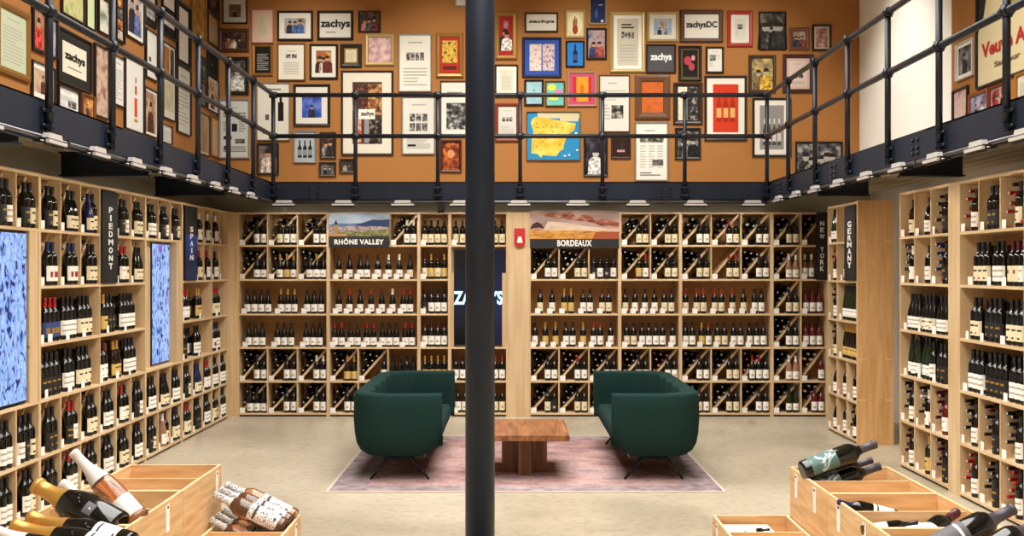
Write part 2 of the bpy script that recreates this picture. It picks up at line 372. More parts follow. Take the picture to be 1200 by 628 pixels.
STYLE = {  # code: shape, glass, capsule, paper, ink, label pattern, words
    'w': ('bordeaux', 'dark', 'black', 'white', 'grey', 'lines', 'white-label black-capsule'), 'W': ('bordeaux', 'dark', 'white', 'white', 'dark', 'crest', 'white-label white-capsule'),
    'c': ('bordeaux', 'dark', 'black', 'cream', 'dark', 'title', 'cream-label black-capsule'), 'r': ('bordeaux', 'dark', 'red', 'cream', 'dark', 'crest', 'cream-label red-capsule'),
    'R': ('bordeaux', 'dark', 'red', 'white', 'grey', 'title', 'white-label red-capsule'), 'm': ('bordeaux', 'dark', 'maroon', 'white', 'grey', 'title', 'white-label maroon-capsule'),
    'M': ('bordeaux', 'dark', 'maroon', 'cream', 'red', 'crest', 'cream-label maroon-capsule'),
    'y': ('bordeaux', 'dark', 'gold', 'yellow', 'dark', 'title', 'yellow-label gold-capsule'), 'k': ('bordeaux', 'dark', 'black', 'black', 'gold', 'title', 'black-label black-capsule'),
    'K': ('bordeaux', 'dark', 'red', 'black', 'gold', 'lines', 'black-label red-capsule'), 'e': ('bordeaux', 'dark', 'red', 'blue', 'gold', 'block', 'blue-label red-capsule'),
    'l': ('bordeaux', 'dark', 'navy', 'white', 'red', 'block', 'white-label navy-capsule'),
    'b': ('burgundy', 'dark', 'black', 'white', 'grey', 'lines', 'white-label black-capsule sloping'), 'B': ('burgundy', 'dark', 'red', 'white', 'grey', 'lines', 'white-label red-capsule sloping'),
    'n': ('burgundy', 'dark', 'black', 'cream', 'dark', 'title', 'cream-label black-capsule sloping'), 'g': ('burgundy', 'dark', 'gold', 'white', 'grey', 'title', 'white-label gold-capsule sloping'),
    'h': ('burgundy', 'dark', 'maroon', 'white', 'grey', 'title', 'white-label maroon-capsule sloping'), 'v': ('burgundy', 'dark', 'white', 'white', 'dark', 'crest', 'white-label white-capsule sloping'),
    'q': ('burgundy', 'brown', 'gold', 'yellow', 'dark', 'title', 'yellow-label gold-capsule sloping'),
    'u': ('burgundy', 'navy', 'navy', 'cream', 'dark', 'title', 'navy-blue cream-label sloping'),
    'p': ('bordeaux', 'rose', 'white', 'white', 'grey', 'title', 'orange rose wine white-label'), 'P': ('bordeaux', 'redwine', 'maroon', 'white', 'grey', 'title', 'pale red wine white-label'),
    'o': ('burgundy', 'pink', 'white', 'white', 'grey', 'title', 'pink wine white-label sloping'),
    't': ('riesling', 'green', 'black', 'white', 'grey', 'title', 'tall green white-label'), 'T': ('riesling', 'brown', 'gold', 'yellow', 'dark', 'title', 'tall brown yellow-label')}
JOBS = []                # every standing bottle: priority, world place, label data
STUFF = MB()             # all the lying bottles, and the standing ones beyond three hundred
CARDN = {}; CARDS = {}
def local_to_world(base, rz, u, d, z):
    c, s = math.cos(rz), math.sin(rz)
    return Vector((base[0] + u * c - d * s, base[1] + u * s + d * c, z))

ROWZ = [2.467, 2.08, 1.665, 1.243, .836, .425, .034]   # top, then the board under each row
DEP = .37
def price_card(base, rz, u, row, bay):
    k = (bay, row); CARDN[k] = CARDN.get(k, 0) + 1
    if 'card' not in CACHE:
        b = MB(); n = len(b.v)
        b.prism([(-.032, 0), (.032, 0), (.032, .062), (-.032, .062)], -.0012, .0012, CARD)
        b.box(-.032, .032, .0012, .018, 0, .0016, CARD); CACHE['card'] = b.data('price_card')
    p = local_to_world(base, rz, u, .008, ROWZ[row] + .0125)
    o = link('price_card', CACHE['card'], None, p, rz + R.uniform(-.12, .12))
    CARDS.setdefault(k, []).append(o)
    tag(o, 'white price card, %s from left on row %s of the %s' % (ordinal(CARDN[k]), ROWN[row], bay), 'price card', 'price cards on the shelves')
LYC = {'L': [('black', 7), ('maroon', 2), ('grey', 1)], 'R': [('red', 5), ('maroon', 2)], 'W': [('black', 4), ('white', 1), ('grey', 2)], 'G': [('gold', 4), ('black', 3)], 'P': [('maroon', 3), ('white', 3)], 'N': [('navy', 4)], 'X': []}
DISC = mat('capsule disc', '#cfc8be', 0.5)
def stuff_bottle(M, shape, glass, cap, paper=None, seg=9):
    pr, (z0, z1), zc = SHAPE[shape]; top = pr[-1][1]
    sp = [p for i, p in enumerate(pr) if i not in (1,)]
    lo = [p for p in sp if p[1] <= zc] + [(rad_at(pr, zc), zc)]
    STUFF.lathe(lo, GLASS[glass], seg, M, cap1=False)
    STUFF.lathe([(rad_at(pr, zc) + .0005, zc)] + [(r + .0005, z) for r, z in sp if z > zc + .003], CAPS[cap], seg, M, cap0=False)
    if paper: label_patch(STUFF, rad_at(pr, (z0 + z1) / 2), z0, z1, 1.25, PAPER[paper], INK['grey'], 'title', 6, 4, M=M)
def lying(base, rz, u0, u1, row, spec, fwd=0.0):
    zb = ROWZ[row] + .011; H = ROWZ[row - 1] - .011 - zb; W = u1 - u0; L = math.hypot(W, H)
    opts = [c for c, n in LYC[spec] for _ in range(n)]
    if not opts: return
    main = R.choice(opts)
    pts = []
    fill = R.choice([3, 4, 4, 5])
    for k in range(fill):                       # layers stacked away from the sloping slat
        off = .044 + k * .067
        s = .045 + (k % 2) * .039
        while s < L:
            x = W * s / L - H * off / L; z = H * s / L + W * off / L
            if x > .044 and z < H - .042 and x < W - .04: pts.append((x, z))
            s += .079
    for x in (.20, .27):
        if R.random() < .6 and x < W - .06 and H * x / W > .11: pts.append((x, .040))
    if fwd: pts = [q for q in pts if q[0] < W - .175 or q[0] > W - .085]
    for x, z in pts:
        p = local_to_world(base, rz, u0 + x, DEP - .012 - fwd, zb + z)
        M = Matrix.Translation(p) @ Matrix.Rotation(rz, 4, 'Z') @ Matrix.Rotation(math.radians(90), 4, 'X')
        M = M @ Matrix.Scale(.93, 4)
        cap = main if R.random() < .75 else R.choice(opts)
        g = 'redwine' if spec == 'P' and R.random() < .5 else 'dark'
        stuff_bottle(M, 'bordeaux', g, cap, seg=8)
        if R.random() < .75:
            k = len(STUFF.v); r = .0105
            for i in range(8):
                t = i * math.pi / 4; STUFF.v.append(tuple(M @ Vector((r * math.sin(t), -r * math.cos(t), .3035))))
            STUFF.face([k + i for i in range(8)], DISC)
def standing(base, rz, u, row, code, pri, bay, d=.047):
    p = local_to_world(base, rz, u, d, ROWZ[row] + .0112)
    JOBS.append((pri, len(JOBS), p, rz + R.uniform(-.15, .15), code, bay, row, u, d > .1))

def unit(label, bay, base, rz, W, rows, tl=.02, tr=.02, back=True, pri=lambda row: 0, cuts=(), inset=.046):
    """one shelving unit. ROWS: six lists of cells (u0, u1, kind, bottles, lying); kind b = slatted bin, p = plain cell, o = open shelf, s = left to a sign or a screen"""
    t = thing('wine_shelf_unit', label, 'shelf unit', (base[0], base[1], 0), rz, 'birch wine shelving')
    top = ROWZ[0] + .022
    for x0, x1 in ((0, tl), (W - tr, W)):
        m = MB(); m.box(x0, x1, 0, DEP, 0, top, WOODV); m.build('side_panel', t)
    m = MB(); m.box(tl, W - tr, DEP - .008, DEP, .02, top, WOODB); m.build('back_panel', t)
    m = MB(); m.box(tl, W - tr, .02, .04, 0, .022, BLACK); m.build('toe_kick', t)
    m = MB(); m.box(tl, W - tr, 0, DEP - .008, ROWZ[0], top, WOOD); m.build('top_board', t)
    for r in range(1, 7):
        spans = []
        cells = rows[r - 1]
        below = rows[r] if r < 6 else []
        # a board is left out where a sign or a screen runs on through it
        xs = [(tl, W - tr)]
        for c in cells:
            if c[2] == 's' and any(e[2] == 's' and abs(e[0] - c[0]) < .05 for e in below):
                nx = []
                for a, e in xs:
                    if c[0] > a + .03: nx.append((a, c[0]))
                    if c[1] < e - .03: nx.append((c[1], e))
                xs = nx
        for a, e in xs:
            m = MB(); m.box(max(a, tl), min(e, W - tr), 0, DEP - .008, ROWZ[r] - .011, ROWZ[r] + .011, WOOD); m.build('shelf', t)
    for r in range(1, 7):
        z0 = ROWZ[r] + .011; z1 = ROWZ[r - 1] - (.011 if r > 1 else 0)
        cells = rows[r - 1]
        for i, c in enumerate(cells):
            u0, u1, kind = c[:3]; bt = c[3] if len(c) > 3 else ''; ly = c[4] if len(c) > 4 else 'L'
            if i: 
                m = MB(); m.box(u0 - .008, u0 + .008, .001, DEP - .008, z0, z1, WOODV); m.build('divider', t)
            a = max(u0 + .008, tl); e = min(u1 - .008, W - tr)
            if kind == 'b':
                H = z1 - z0; m = MB(); dx = .013 * 1.4
                m.prism([(a, z0), (a + dx, z0), (e, z1 - dx), (e, z1), (e - dx, z1), (a, z0 + dx)], .088, DEP - .009, WOOD); m.build('sloping_slat', t)
                lying(base, rz, a, e, r, ly, .055 if inset > .1 else 0)
                for k, ch in enumerate(bt[::-1]): standing(base, rz, e - inset - k * .083, r, ch, pri(r), bay)
                price_card(base, rz, a + .038, r, bay)
            elif kind in 'po' and bt:
                n = sum(ch != '.' for ch in bt); gaps = sum(ch == '.' for ch in bt)
                need = n * .083; room = (e - a) - .02
                g = (room - need) / gaps if gaps else 0
                x = a + .01 if gaps else a + .01 + max(0, (room - need) / 2)
                step = .084 if need <= room else room / n
                start = True
                for ch in bt:
                    if ch == '.': x += max(.0, g); start = True; continue
                    standing(base, rz, x + step / 2, r, ch, pri(r), bay, .064)
                    if kind == 'o' and len(c) > 4 and 'D' in c[4]:
                        standing(base, rz, x + step / 2, r, ch, 99, bay, .16); standing(base, rz, x + step / 2, r, ch, 99, bay, .255)
                    if start and x - .01 > a - .02: price_card(base, rz, max(a + .034, x + .012), r, bay); start = False
                    x += step
    return t

# ---- the back wall: eight units, drawn from left to right
def bx(*px): return [(p - 600) / 96.0 for p in px]
def back_unit(label, bay, x0, x1, rows, pri):
    o = (x0 - 600) / 96.0
    rr = [[((c[0] - x0) / 96.0, (c[1] - x0) / 96.0) + tuple(c[2:]) for c in row] for row in rows]
    return unit(label, bay, (o, YS), 0, (x1 - x0) / 96.0, rr, pri=pri)
PB = lambda base: (lambda row: base + {3: 0, 2: 1, 4: 2, 1: 3, 5: 4, 6: 5}[row])
def cells(xs, kinds, bts, lys): return [(xs[i], xs[i + 1], kinds[i], bts[i], lys[i]) for i in range(len(xs) - 1)]
A = (279, 314, 349, 385)
back_unit('birch wine shelving bay between the back corner and the RHÔNE VALLEY sign', 'bay before RHÔNE sign', 279, 385, [
    cells(A, 'bbb', ('ww', 'cww', 'ww'), 'LGL'), cells(A, 'bbb', ('bb', 'gqg', 'bgb'), 'LWG'),
    [(279, 385, 'o', '.bbbb..ggg..bbb.')], [(279, 385, 'o', '.bbb..bbb..bbb.')],
    cells(A, 'bbb', ('ww', 'ww', 'WW'), 'LLL'), cells(A, 'bbb', ('bbb', 'ww', 'ww'), 'LLW')], PB(20))
Bx = (385, 420, 455, 491)
back_unit('birch wine shelving bay under and beside the RHÔNE VALLEY sign', 'RHÔNE VALLEY bay', 385, 491, [
    [(385, 457, 's'), (457, 491, 'b', 'WW', 'W')], [(385, 491, 'o', '.n.b.bh.b.v.v.n.')], [(385, 491, 'o', '.b.B.b.B.h.v.BB.')], [(385, 491, 'o', 'BB.hh.BB.bbb.BB.')],
    [(385, 420, 'b', 'qq', 'L'), (420, 455, 'b', 'w', 'L'), (455, 491, 'p', 'bbkb')], cells(Bx, 'bbb', ('ww', 'w', 'ww'), 'LLL')], PB(10))
back_unit('narrow birch wine shelving bay of four-bottle cells beside the wall screen', 'four-bottle-cell bay', 491, 527, [
    [(491, 527, 'p', 'cccc')], [(491, 527, 'p', 'MyMy')], [(491, 527, 'p', 'kwww')], [(491, 527, 'p', 'mmmm')], [(491, 527, 'p', 'yyyy')], [(491, 527, 'p', 'wwww')]], PB(30))
back_unit('birch wine shelving bay holding the dark wall screen, behind the column', 'screen bay', 527, 595, [
    [(527, 561, 'p', 'ccc.'), (561, 595, 'p', '.ccc')], [(527, 595, 's')], [(527, 595, 's')], [(527, 595, 's')], [(527, 561, 'p', 'www.'), (561, 595, 'p', '.RRR')], [(527, 561, 'p', 'www'), (561, 595, 'p', '.MMM')]], PB(40))
E = (620, 655, 690, 726)
back_unit('birch wine shelving bay under the BORDEAUX sign', 'BORDEAUX bay', 620, 726, [
    [(620, 726, 's')], [(620, 655, 'b', 'ww', 'L'), (655, 690, 'b', 'cc', 'W'), (690, 726, 'p', 'kwkw')], [(620, 726, 'o', '.M.w.yy.mw.MM.')], [(620, 726, 'o', 'w.y.y.ww.y.RR.w.')],
    cells(E, 'bbb', ('ww', 'Rw', 'ww'), 'LRL'), cells(E, 'bbb', ('ck', 'cc', 'ww'), 'WLL')], PB(10))
G1 = (726, 762, 797)
back_unit('birch wine shelving bay next to the BORDEAUX sign, two bins wide', 'first bay past BORDEAUX', 726, 797, [
    cells(G1, 'bb', ('cc', 'cc'), 'WL'), cells(G1, 'bb', ('yR', 'cc'), 'WL'), [(726, 797, 'o', 'c.w.w.w.MM.')], [(726, 797, 'o', '.cc.wwww..w.')],
    cells(G1, 'bb', ('ww', 'ww'), 'LR'), cells(G1, 'bb', ('ww', 'cc'), 'LL')], PB(10))
G2 = (797, 833, 868, 904)
back_unit('birch wine shelving bay three bins wide, second past the BORDEAUX sign', 'second bay past BORDEAUX', 797, 904, [
    cells(G2, 'bbb', ('ww', 'RM', 'ww'), 'LRW'), cells(G2, 'bbb', ('cc', 'rr', 'ww'), 'WXL'), [(797, 904, 'o', 'r.rr.rr.r.c.ww.')], [(797, 904, 'o', 'ww.yR.cc.ww.www.')],
    cells(G2, 'bbb', ('ww', 'cc', 'RRw'), 'LWR'), cells(G2, 'bbb', ('cw', 'cc', 'ww'), 'LWL')], PB(10))
H2 = (904, 938, 969)
back_unit('birch wine shelving bay of slatted bins beside the NEW YORK sign', 'NEW YORK bay', 904, 969, [
    cells(H2, 'bb', ('cc', 'P'), 'LP'), [(904, 938, 'b', 'oo', 'P'), (938, 969, 'p', 'pp.')], [(904, 938, 'b', 'cc', 'W'), (938, 969, 'p', 'PPP')], [(904, 938, 'b', 'ww', 'L'), (938, 969, 'p', 'PPP')],
    cells(H2, 'bb', ('oo', 'P'), 'WP'), cells(H2, 'bb', ('tt', 'PP'), 'WP')], PB(12))

# ---- the left wall (u runs away from the viewer)
LX = -3.42
def left_unit(label, bay, y0, y1, rows, **k):
    rr = [[(c[0] - y0, c[1] - y0) + tuple(c[2:]) for c in row] for row in rows]
    return unit(label, bay, (LX, y0), math.pi / 2, y1 - y0, rr, pri=lambda r: y0 / 10, **k)
def run(xs, bts, lys, kind='b'): return [(xs[i], xs[i + 1], kind, bts[i], lys[i]) for i in range(len(xs) - 1)]
X0 = (6.02, 6.38, 6.74, 7.11, 7.48, 7.85)
left_unit('birch wine shelving bay around the large blue screen', 'large blue screen bay', 6.02, 7.85, [
    run(X0, ('cc', 'ww', 'ww', 'kw', 'kc'), 'LLLLL'), [(6.02, 7.69, 's'), (7.69, 7.85, 's')], [(6.02, 7.69, 's'), (7.69, 7.85, 's')], [(6.02, 7.69, 's'), (7.69, 7.85, 's')],
    run(X0, ('ww', 'ww', 'kk', 'ww', 'wkc'), 'LLLLL'), run(X0, ('ww', 'cc', 'ww', 'ww', 'wc'), 'LLLRR')])
X1 = (7.85, 8.22, 8.60, 9.0, 9.37, 9.74, 10.12)
left_unit('birch wine shelving bay around the PIEDMONT sign', 'PIEDMONT bay', 7.85, 10.12, [
    run(X1[:4], ('kc', 'nn', 'uc'), 'LLN') + [(9.0, 9.37, 's')] + run(X1[4:], ('kw', 'cc'), 'LR'),
    run(X1[:4], ('ll', 'll', 'cc'), 'WNN') + [(9.0, 9.37, 's')] + run(X1[4:], ('Rr', 'nn'), 'RL'),
    [(7.85, 9.0, 'o', 'k.eee.www.ccc.', 'D'), (9.0, 10.12, 'o', '.ykk.wwww.', 'D')], [(7.85, 9.0, 'o', '.kkkk.ww.ccc.', 'D'), (9.0, 10.12, 'o', 'mmm.qq.www.', 'D')],
    run(X1, ('kk', 'KR', 'cc', 'ww', 'Rc', 'kw'), 'LRLLRL'), run(X1, ('kk', 'Rw', 'cw', 'ww', 'cc', 'ww'), 'LRLLLL')])
X2 = (10.12, 10.49, 10.87, 11.25)
left_unit('birch wine shelving bay around the narrow blue screen', 'narrow blue screen bay', 10.12, 11.25, [
    run(X2, ('ww', 'kw', 'kc'), 'LLR'), [(10.12, 11.25, 's')], [(10.12, 11.25, 's')], [(10.12, 11.25, 's')], run(X2, ('ww', 'nn', 'ww'), 'LLL'), run(X2, ('kc', 'oM', 'cc'), 'LLL')])
X3 = (11.25, 11.62, 12.0, 12.37, 12.7, 13.04)
left_unit('birch wine shelving bay around the SPAIN sign', 'SPAIN bay', 11.25, 13.04, [
    [(11.25, 11.74, 's')] + run((11.74, 12.05, 12.37, 12.7, 13.04), ('W', 'W', 'W', ''), 'XXXX'), [(11.25, 11.74, 's')] + run((11.74, 12.05, 12.37, 12.7, 13.04), ('r', 'R', 'm', ''), 'XLLX'),
    [(11.25, 12.37, 'o', 'RRRR.yy.', 'D'), (12.37, 13.04, 'o', '.rrr.')], [(11.25, 12.37, 'o', 'kkk.ww.', 'D'), (12.37, 13.04, 'o', '.lww.')],
    run(X3, ('kc', 'uu', 'RR', 'ww', 'ww'), 'LNRLL'), run(X3, ('rr', 'kk', 'ww', 'cy', 'ww'), 'RLLLL')])

# ---- the right wall (u runs towards the viewer)
RX = 3.53
def right_unit(label, bay, y0, y1, rows, **k):
    rr = [[(y0 - c[0], y0 - c[1]) + tuple(c[2:]) for c in row] for row in rows]
    return unit(label, bay, (RX, y0), -math.pi / 2, y0 - y1, rr, pri=lambda r: y1 / 10, inset=.13, **k)
Y1 = (9.87, 9.52, 9.15, 8.56)
Y1 = (9.87, 9.51, 9.14, 8.77)
right_unit('birch wine shelving bay three bins wide with a broad upright, right-wall side', 'narrow right-wall bay', 9.87, 8.56, [
    run(Y1, ('c', 'b', 'k'), 'XXL'), run(Y1, ('W', 'w', 'k'), 'WXN'), [(9.87, 8.56, 'o', '.bbb.nbn.bb..', 'D')], [(9.87, 8.56, 'o', '.tbt.ttw.kk..', 'D')],
    run(Y1, ('w', 'W', 'P'), 'LWP'), run(Y1, ('w', 'y', 'k'), 'LXP')], tr=.21)
Y2 = (8.56, 8.20, 7.84, 7.47, 7.10, 6.73, 6.36)
right_unit('birch wine shelving bay with three open bottle rows, at the picture edge', 'wide right-wall bay', 8.56, 6.36, [
    run(Y2, ('w', 'kk', 'c', 'w', 'w', 'w'), 'RXRLLL'), [(8.56, 7.47, 'o', '..ccc.ww.MMm.', 'D'), (7.47, 6.36, 'o', 'ww.cc.ww', '')], [(8.56, 7.47, 'o', '.cc.kkk.ccc.', 'D'), (7.47, 6.36, 'o', 'ww.cc.ww', '')],
    [(8.56, 7.47, 'o', '.www.kkkk.www.', 'D'), (7.47, 6.36, 'o', 'ww.cc.ww', '')], run(Y2, ('w', 'k', 'w', 'w', 'w', 'w'), 'LLLLLL'), run(Y2, ('w', 'k', 'w', 'w', 'w', 'w'), 'RLRLLL')])
Y3 = (12.12, 11.78, 11.44, 11.09)
t = right_unit('birch shelving block beside the GERMANY sign, with a plain oak end panel', 'GERMANY bay', 12.12, 11.09, [
    [(12.12, 11.78, 'b', 'tt', 'L'), (11.78, 11.44, 'p', ''), (11.44, 11.09, 's')], [(12.12, 11.78, 'b', 'g', 'R'), (11.78, 11.44, 'p', '.t.'), (11.44, 11.09, 's')],
    [(12.12, 11.78, 'b', 'w', 'L'), (11.78, 11.09, 'o', '.tttttt.', 'D')], [(12.12, 11.78, 'b', 'n', 'L'), (11.78, 11.09, 'o', '.TTTTTT.', 'D')],
    run(Y3, ('g', 'w', 'w'), 'XXX'), run(Y3, ('g', 'w', 'g'), 'XXL')])
m = MB(); m.box(0, .02, -.0, .37, 0, 2.50, WOODP); o = m.build('end_panel', t); o.location = (1.03, 0, 0)
m = MB()
for z in (2.08, 1.665 - .79, .46):
    m.box(.0195, .0212, .006, .09, z - .006, z + .006, CRATEE); m.box(.0195, .0212, .28, .364, z - .006, z + .006, CRATEE)
o = m.build('joint_strips', t); o.location = (1.03, 0, 0)

# ------------------------------------------------------------------ screens
def led_mat(key, seed):
    m = bpy.data.materials.new(key); m.use_nodes = True; nt = m.node_tree; b = nt.nodes['Principled BSDF']
    tc = nt.nodes.new('ShaderNodeTexCoord'); mp = nt.nodes.new('ShaderNodeMapping'); mp.inputs['Scale'].default_value = (1, 1, .55); mp.inputs['Location'].default_value = (seed, 0, seed)
    nz = nt.nodes.new('ShaderNodeTexNoise'); nz.inputs['Scale'].default_value = 17; nz.inputs['Detail'].default_value = 1; nz.inputs['Distortion'].default_value = 1.6
    vo = nt.nodes.new('ShaderNodeTexVoronoi'); vo.inputs['Scale'].default_value = 19; vo.feature = 'DISTANCE_TO_EDGE'
    cr = nt.nodes.new('ShaderNodeValToRGB'); e = cr.color_ramp; e.elements[0].position = .34; e.elements[0].color = srgb('#141d5c'); e.elements[1].position = .42; e.elements[1].color = srgb('#8fb4f4')
    x = e.elements.new(.38); x.color = srgb('#4a63c4'); x = e.elements.new(.6); x.color = srgb('#b4d3fa')
    c2 = nt.nodes.new('ShaderNodeValToRGB'); c2.color_ramp.elements[0].position = .02; c2.color_ramp.elements[0].color = srgb('#c6d8f8'); c2.color_ramp.elements[1].position = .1; c2.color_ramp.elements[1].color = (1, 1, 1, 1)
    n3 = nt.nodes.new('ShaderNodeTexNoise'); n3.inputs['Scale'].default_value = 5; c3 = nt.nodes.new('ShaderNodeValToRGB'); c3.color_ramp.elements[0].position = .66; c3.color_ramp.elements[0].color = (0, 0, 0, 1); c3.color_ramp.elements[1].position = .72; c3.color_ramp.elements[1].color = (1, 1, 1, 1)
    mx = nt.nodes.new('ShaderNodeMix'); mx.data_type = 'RGBA'; mx.blend_type = 'MULTIPLY'; mx.inputs[0].default_value = 1
    m2 = nt.nodes.new('ShaderNodeMix'); m2.data_type = 'RGBA'; m2.inputs[7].default_value = srgb('#8a4ac8')
    for n in (nz, vo, n3): nt.links.new(mp.outputs[0], n.inputs['Vector'])
    nt.links.new(tc.outputs['Object'], mp.inputs[0]); nt.links.new(nz.outputs['Fac'], cr.inputs[0]); nt.links.new(vo.outputs[0], c2.inputs[0]); nt.links.new(n3.outputs['Fac'], c3.inputs[0])
    nt.links.new(cr.outputs[0], mx.inputs[6]); nt.links.new(c2.outputs[0], mx.inputs[7]); nt.links.new(mx.outputs[2], m2.inputs[6]); nt.links.new(c3.outputs[0], m2.inputs[0])
    b.inputs['Base Color'].default_value = (.01, .01, .015, 1); b.inputs['Roughness'].default_value = .2
    nt.links.new(m2.outputs[2], b.inputs['Emission Color']); b.inputs['Emission Strength'].default_value = 1.0
    return m
def screen(label, base, rz, W, z0, z1, mt):
    t = thing('display_screen', label, 'screen', (base[0], base[1], z0), rz, 'display screens')
    m = MB(); m.box(0, W, 0, .012, 0, z1 - z0, BLACK); m.build('housing', t)
    m = MB(); m.box(.012, W - .012, -.003, .001, .012, z1 - z0 - .012, mt); return t, m.build('screen_panel', t)
def niche(base, rz, u0, u1, z0, z1, d):
    m = MB(); m.box(u0, u1, d, d + .012, z0, z1, WOOD); return m
screen('large glowing blue patterned screen set in the wall of shelves', (LX - .015, 6.05), math.pi / 2, 1.62, .862, 2.06, led_mat('blue led pattern', 0.0))
screen('narrow glowing blue patterned screen between the PIEDMONT and SPAIN signs', (LX - .07, 10.50), math.pi / 2, .54, .862, 2.055, led_mat('fine blue led pattern', 3.7))
def panel(name, label, base, rz, boxes, mt=None):
    m = MB()
    for bxs in boxes: m.box(*bxs, mt or WOODV)
    o = m.build(name, None, (base[0], base[1], 0), rz); return tag(o, label, 'panel')
panel('wood_panel', 'plain birch panel and uprights framing the narrow blue screen', (LX, 10.12), math.pi / 2, [(.01, 1.12, .085, .10, .848, 2.068), (.94, 1.118, .004, .085, .848, 2.068)])
panel('wood_panel', 'plain birch upright between the large blue screen and the shelves', (LX, 7.70), math.pi / 2, [(0, .128, .004, .07, .848, 2.068)])
DARKSCR = noisy('dark blue screen', ['#04060c', '#0a1230', '#13224e'], (1.4, 1.4, .9), 2, .2, pos=[.42, .56, .75])
for n in [DARKSCR.node_tree]:
    cr = [q for q in n.nodes if q.type == 'VALTORGB'][0]; bs = n.nodes['Principled BSDF']
    n.links.new(cr.outputs[0], bs.inputs['Emission Color']); bs.inputs['Emission Strength'].default_value = .5
t, sp = screen('dark wall screen with glowing letters, half hidden by the column', ((532 - 600) / 96, YS + .03), 0, 61 / 96, .87, 2.04, DARKSCR)
link('lettering', text_mesh('zachys'.upper(), .60, .165, mat('lit letters', '#9fd8ff', .5, emis=2.2), .003, .03), sp, ((560.5 - 532) / 96, -.004, (315 - 349) / 96 + 1.8 - .87))
panel('wood_panel', 'birch backing strips beside the dark wall screen', ((528 - 600) / 96, YS), 0, [(0, .68, .085, .1, .848, 2.066), (.002, .04, .02, .084, .85, 1.75), (.63, .68, .02, .084, .85, 1.75)])

# ------------------------------------------------------------------ signs
SGN = mat('sign black', '#17171b', .5); SGT = mat('sign lettering', '#f3f0ea', .6)
def region_sign(name, label, x0, x1, y0, y1, split, text, tw, art):
    s = 96.0; W = (x1 - x0) / s; H = (y1 - y0) / s; t = thing(name, label, 'sign', ((x0 - 600) / s, YS - .004, 1.8 + (315 - y1) / s), 0, 'wine region signs')
    hb = (y1 - split) / s
    m = MB(); m.box(0, W, -.018, 0, 0, H, SGN); bd = m.build('board', t)
    m = MB(); m.poly([(0, -.019, hb), (W, -.019, hb), (W, -.019, H), (0, -.019, H)], art[0]); 
    for i, (mt, pts) in enumerate(art[1]): m.poly([(x * W, -.0193 - .0003 * i, hb + z * (H - hb)) for x, z in pts], mt)
    m.build('photograph', t)
    link('lettering', text_mesh(text, tw, .078, SGT, .003, .035, 1.1), bd, (W / 2, -.018, hb * .55))
random.seed(3)
def ridge(x0, x1, z0, z1, amp, n, seed, floor=0.0):
    r = random.Random(seed); p = [(x0, floor)]
    for i in range(n + 1): p.append((x0 + (x1 - x0) * i / n, max(floor + .01, min(.995, z0 + (z1 - z0) * i / n + r.uniform(-amp, amp)))))
    return p + [(x1, floor)]
SKYR = noisy('sky print', ['#7f97bb', '#a9b8cc', '#c9ccd2'], (3, 3, 9), 4, .7)
region_sign('region_sign', 'RHÔNE VALLEY sign with a landscape photograph of hills and a tower', 386, 457, 250, 290, 277, 'RHÔNE VALLEY', .60, (SKYR, [
    (flat('#56719c'), ridge(0, 1, .52, .62, .03, 9, 1)), (flat('#33476a'), [(.45, 0), (.45, .5), (.6, .62), (.72, .72), (.86, .70), (1, .74), (1, 0)]),
    (noisy('town print', ['#5f5a6c', '#9c8a8c', '#c3ada0'], (30, 30, 40), 4, .7), ridge(0, 1, .44, .42, .03, 12, 2)), (noisy('meadow print', ['#3d4a2c', '#687345', '#a98c5a'], (20, 20, 30), 4, .7), ridge(.1, 1, .2, .3, .04, 12, 3)),
    (flat('#b98757'), [(0, 0), (0, .14), (.3, .1), (.3, 0)]), (flat('#a6824e'), [(.09, .1), (.09, .5), (.15, .5), (.15, .1)]), (flat('#3c2f2c'), [(.085, .5), (.12, .72), (.155, .5)])]))
region_sign('region_sign', 'BORDEAUX sign with a landscape photograph of red clouds over a golden vineyard', 621, 725, 247, 291, 280, 'BORDEAUX', .42, (noisy('dusk sky print', ['#8f7778', '#a88e8a', '#c2a496'], (3, 3, 8), 4, .7), [
    (noisy('cloud print', ['#4a2226', '#84403a', '#b86a48', '#c79a80'], (11, 11, 24), 4, .7), [(.16, .80), (.2, .9), (.3, .92), (.34, .78), (.38, .93), (.46, .95), (.53, .72), (.58, .84), (.66, .84), (.74, .66), (.84, .68), (1, .58), (1, .42), (.8, .46), (.7, .58), (.5, .66), (.3, .74)]),
    (noisy('fog print', ['#c4a592', '#d6bda8', '#e2cfbc'], (4, 4, 14), 4, .7), [(.15, .3), (.2, .62), (.4, .58), (.6, .46), (.8, .4), (1, .34), (1, .22), (0, .22), (0, .3)]),
    (noisy('vineyard print', ['#8e5a22', '#c88a3a', '#d9a552'], (12, 12, 50), 5, .7), ridge(0, 1, .32, .26, .02, 14, 6)), (flat('#4a2a24'), [(0, .34), (.03, .52), (.08, .6), (.13, .52), (.16, .36), (.1, .4), (.05, .38)]),
    (flat('#a05334'), [(.7, 0), (.74, .24), (1, .26), (1, 0)])]))
